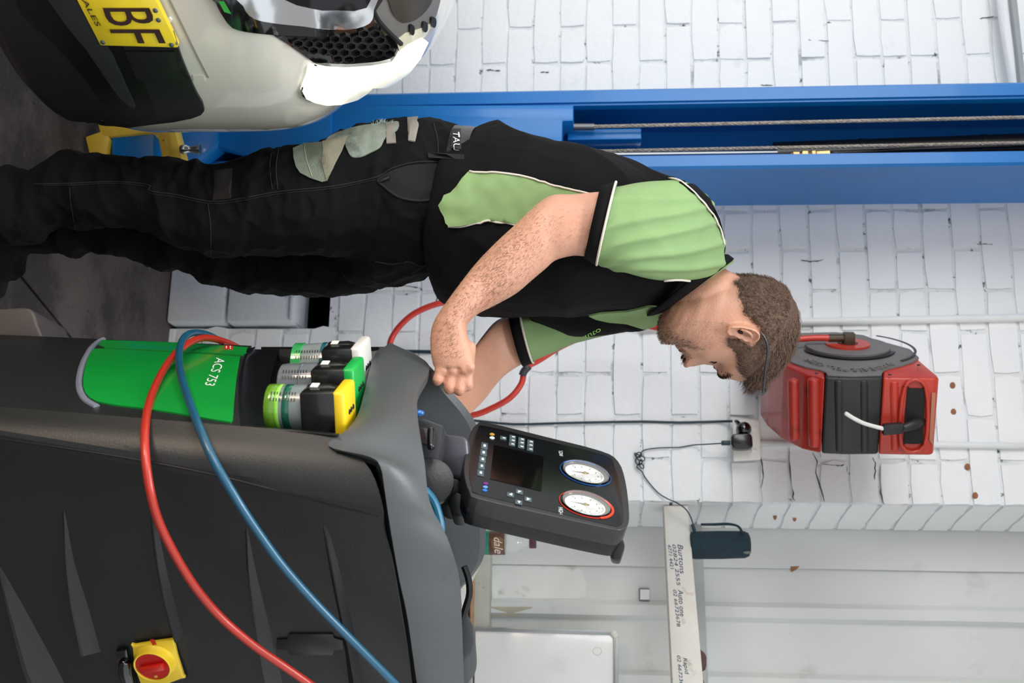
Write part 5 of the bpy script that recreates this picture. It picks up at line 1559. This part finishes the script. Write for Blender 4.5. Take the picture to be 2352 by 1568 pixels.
text_on(BCH, 'auto', [(1338, 772), (1378, 752), (1382, 760), (1342, 780)], mat('logo_green', '#8cc84a', .6), 'chest_logo', shirt, .001, th=.0003, dflt=2.1)

# ------------------------------------------------------------------ hose reel on the brick wall
RA_ = Vector((.24, -.97, 0)).normalized(); RW = Vector((.97, .24, 0)).normalized()
RO = Vector((-.012, 2.90, 1.7))
def RL(px, py, o=0.0): return hit(px, py, RO - RW * o, RW)
reel = empty('hose_reel', RL(1950, 772, 0) , 'red and black wall hose reel with grey side disc, right of the man\'s head', 'hose reel')
ring = [(1752, 795), (1756, 780), (1775, 772), (1800, 770), (1830, 769), (1870, 768), (1895, 767.5), (1920, 767), (1985, 774), (2010, 784), (2028, 789), (2050, 795), (2090, 806), (2112, 826), (2135, 846), (2152, 860), (2157, 866), (2150, 868), (2100, 868), (2028, 867), (1950, 868), (1895, 866), (1850, 858), (1800, 838), (1768, 815)]
redm = mat('reel_red', '#a62a1c', .38, var=.12, scale=14, coat=.2, dirt=[('#3e1410', 22, .56, .72, .65), ('#e8735c', 9, .66, .76, .4)])
redb = mat('reel_red_clean', '#bd3826', .38, var=.08, scale=14, coat=.2, dirt=[('#5a2018', 30, .62, .72, .7)])
rgrey = mat('reel_grey', '#6f6c6a', .5, var=.08, scale=16, bump=.1)
rblk = mat('reel_black', '#222322', .42, var=.12, scale=20)
def clippx(poly, lo, hi):
    def cut(ps, c, s):
        out = []
        for a, b in zip(ps, ps[1:] + ps[:1]):
            da, db = s * (a[0] - c), s * (b[0] - c)
            if da >= 0: out.append(a)
            if da * db < 0:
                t = da / (da - db); out.append((a[0] + (b[0] - a[0]) * t, a[1] + (b[1] - a[1]) * t))
        return out
    return cut(cut(poly, lo, 1), hi, -1)
TH = RW * .178
for lo, hi, m_, nm in ((1700, 1894.5, redm, 'lower_shell'), (1895.5, 2027.5, rblk, 'middle_shell'), (2028.5, 2300, redb, 'upper_shell')):
    bm = bmesh.new(); prism(bm, [RL(a, b) for a, b in clippx(ring, lo, hi)], TH, .006, 3)
    obj(nm, bm, m_, reel, 40)
bm = bmesh.new()
plate_ = [(1762, 790), (1768, 776), (1800, 771), (1870, 769), (1920, 768), (1985, 775), (2010, 785), (2050, 796), (2090, 807), (2111, 826), (2098, 836), (2070, 845), (2042, 851), (2028, 857), (2024, 866), (1960, 868), (1900, 866), (1896, 859), (1880, 854), (1850, 848), (1820, 838), (1798, 822), (1775, 804)]
prism(bm, [RL(a, b, -.002) for a, b in plate_], -RW * .007, .003, 2)
disc = obj('side_disc', bm, rgrey, reel, 40)
def rdisc(c, r0, r1, o0, o1, m_, nm, a0=0, a1=2 * math.pi, n=56, par=None):
    bm = bmesh.new()
    C_ = RL(*c)
    R_ = []
    for i in range(n + 1):
        a = a0 + (a1 - a0) * i / n
        dv = ZUP * math.cos(a) + RA_ * math.sin(a)
        R_.append([C_ - RW * o + dv * r for r, o in ((r0, o0), (r1, o0), (r1, o1), (r0, o1))])
    loft(bm, R_, cap=abs(a1 - a0) < 6.2)
    return obj(nm, bm, m_, par or disc, 30)
hc = (1946, 806)
rdisc(hc, .001, .098, .008, .015, rgrey, 'hub_boss')
rdisc(hc, .098, .110, .008, .0105, rblk, 'hub_groove', .4, 2.9)
rdisc(hc, .150, .156, .008, .0095, rblk, 'disc_ridge', -.9, .9)
rdisc(hc, .012, .052, .015, .020, redb, 'hub_flange')
rdisc(hc, .001, .024, .0155, .0205, mat('hub_dark', '#5a1610', .5), 'hub_socket')
bm = bmesh.new()
hC = RL(*hc)
tube(bm, [hC - RW * .014, hC - RW * .022], .014, 16, 1)
obj('inlet_nut', bm, mat('bronze', '#5c5343', .4, .6), disc, 30)
bm = bmesh.new(); box(bm, hC - RW * .032 + ZUP * .002, ZUP * .013, RW * .013, RA_ * .012, .002); obj('inlet_elbow', bm, MATS['bronze'], disc)
e0 = hC - RW * .032 - ZUP * .01
bm = bmesh.new(); tube(bm, [e0, e0 - ZUP * .035], .0095, 12, 1); obj('hose_ferrule', bm, MATS['bronze'], disc, 30)
for k, (a, b, ch) in enumerate(((2046, 836, 'H'), (2034, 840, 'Y'), (2021, 843, 'D'), (2006, 846, 'R'), (1990, 848, 'A'), (1974, 849, 'U'), (1958, 849, 'L'), (1943, 848, 'T'), (1927, 846, 'E'), (1912, 843, 'L'), (1899, 840, '-'), (1886, 836, 'C'), (1873, 832, 'O'), (1860, 827, 'M'))):
    c = RL(a, b, .009)
    me = textmesh(ch, .024, .0012)
    ang = math.atan2((c - hC).dot(RA_), (c - hC).z)
    upd = (c - hC).normalized(); upd = (upd - RW * upd.dot(RW)).normalized()
    rtd = upd.cross(-RW) * -1
    if rtd.z > 0: rtd = -rtd
    M_ = Matrix((rtd, upd, -RW)).transposed().to_4x4()
    me.transform(Matrix.Translation(c - rtd * .007 - upd * .008) @ M_)
    link('raised_letter', me, rgrey, disc, False)
for a, b in ((1876, 857), (2044, 860), (2110, 838), (1930, 866)):
    bm = bmesh.new(); ball(bm, RL(a, b, .007), .004, (.5, 1, 1), seg=10); obj('case_screw', bm, rblk, disc)
# flutes across the front
RF0 = RL(1950, 868); NF = RA_
def RF(px, py, o=0.0): return hit(px, py, RF0 + NF * o, NF)
for pxc, m_, a_, b_ in ((1868, redm, 878, 1016), (1822, redm, 880, 1000), (1925, rblk, 880, 1026), (1982, rblk, 880, 1028), (2052, redb, 882, 1024)):
    bm = bmesh.new()
    p0, p1 = RF(pxc, a_, -.0112 - (.014 if pxc < 1860 else 0)), RF(pxc + 2, b_, -.0112 - (.014 if pxc < 1860 else 0))
    rtube(bm, [p0, p0.lerp(p1, .5), p1], .0125, 16, 4); obj('flute', bm, m_, reel, True)
bm = bmesh.new(); prism(bm, [RF(a, b, .001) for a, b in closed([(2084, 896), (2090, 891), (2118, 892), (2124, 898), (2120, 1008), (2114, 1018), (2080, 1018), (2075, 1010)], 2)], NF * .002, .0005); obj('hose_mouth', bm, mat('mouth_black', '#060505', .7), reel)  # black panel on the front, painting in the dark of the hole
bm = bmesh.new()
q = [RF(a, b, .004) for a, b in closed([(2078, 888), (2126, 888), (2124, 1022), (2070, 1022)], 4)]
tube(bm, q + [q[0]], .0045, 8, 1, False); obj('mouth_lip', bm, redb, reel, True)
bm = bmesh.new(); prism(bm, [RF(a, b, .0005) for a, b in ((2140, 900), (2149, 902), (2142, 1022), (2134, 1010))], NF * .0015, .0003); obj('rating_label', bm, mat('worn_label', '#b0735a', .6), reel)
bm = bmesh.new(); rtube(bm, [RF(2112, 968, -.005), RF(2098, 975, .018), RF(2078, 982, .028)], [.013, .012, .009], 14); obj('hose_stop', bm, rblk, reel, True)
bm = bmesh.new(); box(bm, RF(2050, 984, .034), (RF(2028, 984, .034) - RF(2074, 980, .034)) / 2, RW * .012, NF * .009, .003); obj('hose_coupler', bm, rblk, reel)
bm = bmesh.new(); rtube(bm, [RF(2032, 985, .036), RF(2005, 978, .040), RF(1982, 971, .045), RF(1960, 960, .05), RF(1944, 950, .055)], .0045, 12); obj('hose_tail', bm, mat('tail_white', '#e6e6e2', .4), reel, True)
bm = bmesh.new(); box(bm, RO + RA_ * -.01 + RW * .09 + ZUP * -.02, RW * .05, RA_ * .035, ZUP * .13, .004); obj('wall_bracket', bm, rblk, reel)

airred = mat('air_hose_red', '#d0392b', .4, var=.05, coat=.3)
def onw(px, py, o=.03): return WH(px, py, o)
bm = bmesh.new()
rtube(bm, [e0 - ZUP * .03, e0 - ZUP * .07, e0 - ZUP * .12 + RW * .003, P(1740, 780, 2.73), P(1640, 770, 2.75), P(1520, 754, 2.80), P(1480, 748, 2.82), P(1400, 752, 2.84), P(1300, 790, 2.84), P(1240, 826, 2.84), P(1207, 846, 2.84), P(1198, 880, 2.84), P(1172, 913, 2.83), P(1128, 938, 2.83), P(1085, 953, 2.83),
             P(1030, 950, 2.83), P(960, 915, 2.84), P(905, 850, 2.85), P(895, 797, 2.86), P(908, 762, 2.87), P(940, 728, 2.87), P(975, 708, 2.87), P(1015, 695, 2.87), P(1070, 685, 2.88), P(1130, 660, 2.88)], .0078, 12, 4)
tag(obj('air_hose', bm, airred, None, True), 'red air hose hanging from the wall reel in a loop behind the man', 'hose')
bm = bmesh.new(); tube(bm, [P(1215, 840, 2.84), P(1204, 852, 2.84), P(1200, 862, 2.84)], .0098, 12, 2); tag(obj('hose_collar', bm, mat('collar_grey', '#3c3a42', .4), None, True), 'dark collar clamped on the red air hose below the far sleeve', 'hose collar')

# conduits
cw = mat('conduit_white', '#e9eceb', .4, var=.03)
bm = bmesh.new(); tube(bm, [onw(1470, 756, .012), onw(1830, 739, .012), onw(2352, 729, .012), onw(2420, 728, .012)], .0105, 14, 1); tag(obj('conduit', bm, cw, None, True), 'white conduit pipe running up the brick wall behind the man\'s head', 'conduit', 'white conduits on the brick wall')
bm = bmesh.new(); tube(bm, [onw(1744, 1018, .012), onw(2160, 1021, .012), onw(2420, 1025, .012)], .0085, 14, 1); tag(obj('conduit', bm, cw, None, True), 'white conduit pipe running up from the wall socket behind the hose reel', 'conduit', 'white conduits on the brick wall')

# socket, plug, charger
sk_m = mat('socket_white', '#ecebe3', .35, var=.02, coat=.2)
c = onw(1713, 1010, .022)
sock = empty('wall_socket', c, 'white double wall socket below the hose reel with two black plugs in it', 'wall socket')
bm = bmesh.new(); prism(bm, [onw(a, b, .008) for a, b in ((1684, 966), (1741, 968), (1745, 1054), (1686, 1058))], WN * .034, .004, 2); obj('back_box', bm, sk_m, sock)
bm = bmesh.new(); prism(bm, [onw(a, b, .042) for a, b in ((1682, 964), (1743, 966), (1747, 1056), (1684, 1060))], WN * .008, .003, 2); obj('face_plate', bm, sk_m, sock)
for a, b in ((1731, 985), (1732, 1035)):
    bm = bmesh.new(); box(bm, onw(a, b, .051), WT * .004, ZUP * .007, WN * .0015, .001); obj('rocker', bm, sk_m, sock)
bm = bmesh.new(); lathe(bm, onw(1708, 986, .050), WN, [(.001, 0), (.019, 0), (.0195, .004), (.017, .016), (.010, .022), (.001, .023)], 24)
tube(bm, [onw(1700, 975, .058), onw(1694, 968, .055), onw(1688, 967, .045)], .0045, 8)
tag(obj('plug', bm, gloss, None, 40), 'round black mains plug, left one in the white wall socket', 'plug')
bm = bmesh.new(); prism(bm, [onw(a, b, .0505) for a, b in closed([(1678, 1002), (1700, 1000), (1722, 1001), (1725, 1018), (1724, 1033), (1700, 1036), (1680, 1033), (1677, 1018)], 2)], WN * .032, .004, 2)
for k in range(4): pass
chg = obj('charger', bm, mat('charger_black', '#15161a', .3, coat=.3), None)
tag(chg, 'boxy black charger plugged into the right side of the wall socket', 'charger')
thin = mat('cable_dark', '#12303c', .45)
bm = bmesh.new(); rtube(bm, [onw(1690, 967, .045), onw(1675, 967, .02), onw(1640, 968, .010), onw(1560, 970, .011), onw(1480, 968, .011), onw(1400, 969, .012), onw(1300, 971, .012), onw(1180, 974, .012), onw(1085, 965, .015), onw(1000, 960, .02)], .0032, 8, 3)
tag(obj('power_cable', bm, thin, None, True), 'black power cable running down the wall from the round plug', 'cable')
bm = bmesh.new(); rtube(bm, [onw(1160, 812, .012), onw(1000, 808, .011), onw(940, 807, .011), onw(840, 805, .012)], .0048, 8, 2)
tag(obj('power_cable', bm, thin, None, True), 'dark cable on the wall crossing low behind the man\'s hand', 'cable')
bm = bmesh.new()
box(bm, onw(1667, 1017, .066), ZUP * .011, WT * .006, WN * .004, .002)
kn = [onw(1655, 1018, .060), onw(1620, 1020, .030), onw(1590, 1022, .012), onw(1560, 1027, .012), onw(1520, 1028, .012), onw(1490, 1031, .012), onw(1475, 1036, .012), onw(1470, 1045, .012)]
for i in range(26):
    t = i / 25
    kn.append(onw(1468 - 4 * math.sin(t * 14) - 10 * math.cos(t * 25) * (1 - .5 * t) + 4 * t, 1040 + 34 * t + 8 * math.sin(t * 25), .012 + .006 * (i % 3)))
kn += [onw(1474, 1082, .012), onw(1483, 1098, .012), onw(1510, 1130, .012), onw(1535, 1146, .02), P(1552, 1153, 2.86), P(1572, 1166, 2.86), P(1584, 1182, 2.86), P(1591, 1200, 2.86), P(1596, 1222, 2.86)]
rtube(bm, kn, .0016, 6, 3); rtube(bm, [P(1591, 1206, 2.86), P(1596, 1222, 2.86)], .0042, 8, 2)
tag(obj('charging_cable', bm, thin, None, True), 'thin knotted charging cable drooping from the charger to the dark speaker', 'cable')

# speaker on the rail
spm = mat('speaker_cloth', '#15313c', .75, var=.2, scale=120, bump=.6, bscale=900)
sb, st_ = P(1585, 1252, 2.865), P(1723, 1250, 2.865)
spk = empty('portable_speaker', sb, 'dark teal cylindrical portable speaker with a carry strap, standing on the white rail', 'speaker')
bm = bmesh.new(); ax_ = (st_ - sb); LL = ax_.length
lathe(bm, sb, ax_, [(.001, 0), (.026, 0), (.033, .004), (.0345, .012), (.0350, LL * .5), (.0335, LL - .014), (.029, LL - .004), (.02, LL), (.001, LL)], 28); obj('body', bm, spm, spk, 40)
bm = bmesh.new(); ball(bm, P(1716, 1268, 2.835), .008, (.5, .8, 1.3)); obj('end_badge', bm, mat('badge_grey', '#6c7470', .4), spk)
bm = bmesh.new(); tube(bm, [P(a, b, 2.85) for a, b in ((1610, 1204), (1640, 1204), (1670, 1203), (1690, 1206), (1700, 1213), (1705, 1226))], [.003, .0035, .0035, .003, .003, .0035], 8); obj('carry_strap', bm, spm, spk, True)

# whiteboard
wbf = mat('board_frame', '#a4a9aa', .35, .5, .05)
wo = SN * .058
def BH_(px, py, o=0.0): return SH(px, py, .085 + o)
brd_o = empty('whiteboard', BH_(1100, 1500), 'white board with thin grey metal frame fixed on the sheet metal wall', 'whiteboard')
bm = bmesh.new(); prism(bm, [BH_(a, b) for a, b in ((1093, 1440), (1412, 1450), (1420, 1800), (1086, 1800))], SN * .008, .001); obj('panel', bm, mat('board_white', '#f0f2f2', .15, var=.01, coat=.5), brd_o)
for nm, a, b, c_, d_ in (('frame_bar', (1092, 1438), (1404, 1449), (1403, 1457), (1092, 1449)), ('frame_bar', (1409, 1456), (1420, 1456), (1421, 1800), (1411, 1800)), ('frame_bar', (1077, 1445), (1088, 1445), (1084, 1800), (1072, 1800))):
    bm = bmesh.new(); prism(bm, [BH_(*q, .001) for q in (a, b, c_, d_)], SN * .013, .001); obj(nm, bm, wbf, brd_o)
bm = bmesh.new(); prism(bm, [BH_(*q, .002) for q in ((1402, 1447), (1413, 1447), (1420, 1454), (1420, 1464), (1409, 1464), (1403, 1457))], SN * .014, .002); obj('frame_corner', bm, mat('corner_white', '#d8dad6', .5, var=.15, scale=80), brd_o)
bm = bmesh.new(); q = [BH_(1372 + 10 * math.cos(t), 1495 + 9 * math.sin(t), .0085) for t in [i * math.pi / 8 for i in range(16)]]; tube(bm, q + [q[0]], .0007, 5, 1, False); obj('faint_ring', bm, mat('faint_pink', '#e2d3d0', .5), brd_o)

# drinks bottle behind the display
bb = P(1100, 1246, 2.72); bt = P(1222, 1246, 2.72); ba = (bt - bb).normalized()
bot = empty('drinks_bottle', bb, 'clear plastic drinks bottle with green label and brown cap behind the tilted display', 'bottle')
rr_ = .0275
bm = bmesh.new(); lathe(bm, bb, ba, [(.001, -.02), (.024, -.02), (rr_, -.012), (rr_, .050), (rr_ * 1.0, .072), (.026, .085), (.019, .100), (.0125, .110), (.012, .122)], 28); obj('bottle_body', bm, mat('clear_plastic', '#dfe6e6', .06, var=.05, alpha=.35, coat=1), bot, 40)
bm = bmesh.new(); lathe(bm, bb, ba, [(.0285, -.018), (.0288, -.016), (.0288, .028), (.0285, .030)], 28); lb = obj('bottle_label', bm, mat('label_green', '#0e7a62', .4, var=.15, scale=60), bot, 40)
bm = bmesh.new(); lathe(bm, bb, ba, [(.0287, .026), (.0290, .027), (.0290, .062), (.0287, .064)], 28); lb2 = obj('label_band', bm, mat('label_brown', '#5a3f30', .4, var=.2, scale=60, dirt=[('#c98a90', 60, .62, .66, .8)]), bot, 40)
BLb = bvh_of(lb, lb2)
obj('label_oval', drape(BLb, closed([(1128, 1246), (1140, 1234), (1154, 1236), (1160, 1250), (1152, 1266), (1138, 1266)], 3), .0004, .0006, 5, 2.7, False), mat('oval_brown', '#7d5a3a', .4), bot)
text_on(BLb, 'dale', [(1134, 1234), (1136, 1269), (1157, 1271), (1152, 1236)], mat('letter_cream', '#e9ded6', .5), 'lettering', bot, .0015, dflt=2.7, shear=.2)
bm = bmesh.new(); lathe(bm, bt, ba, [(.001, -.006), (.0135, -.006), (.0138, .006), (.013, .010), (.001, .0105)], 24); obj('bottle_cap', bm, mat('cap_brown', '#4a2224', .4), bot, 40)
# it stands on a small shelf fixed to the lower rail
s0 = bb - ba * .0225
bm = bmesh.new(); box(bm, Vector((s0.x + .02, s0.y + .10, s0.z - .010)), Vector((.09, 0, 0)), Vector((0, .14, 0)), ZUP * .0085, .001)
tag(obj('shelf', bm, railm), 'small shelf behind the machine carrying the drinks bottle', 'shelf')

# brown rag behind the rail
bm = bmesh.new()
rtube(bm, [P(1597, 1478, 2.74), P(1608, 1500, 2.72), P(1610, 1525, 2.70), P(1600, 1545, 2.69), P(1606, 1568, 2.68), P(1604, 1600, 2.67)], [.004, .010, .013, .010, .013, .012], 14)
rtube(bm, [P(1592, 1535, 2.66), P(1598, 1558, 2.65), P(1590, 1590, 2.64)], [.006, .014, .013], 14)
me = vox(bm, .003, 2, .5); folds(me, .006, 40, 40, 9, .7)
tag(link('rag', me, mat('rag_brown', '#5d4743', .9, var=.2, scale=60, bump=.5)), 'brown crumpled rag tucked behind the handwritten white rail', 'rag')
bm = bmesh.new(); rtube(bm, [SH(1594, 1452, .055), SH(1600, 1466, .055)], .004, 8, 2); tag(obj('bolt', bm, mat('steel_pin', '#b9bcbd', .2, .95)), 'small bright bolt on the grey flange behind the white rail', 'bolt')
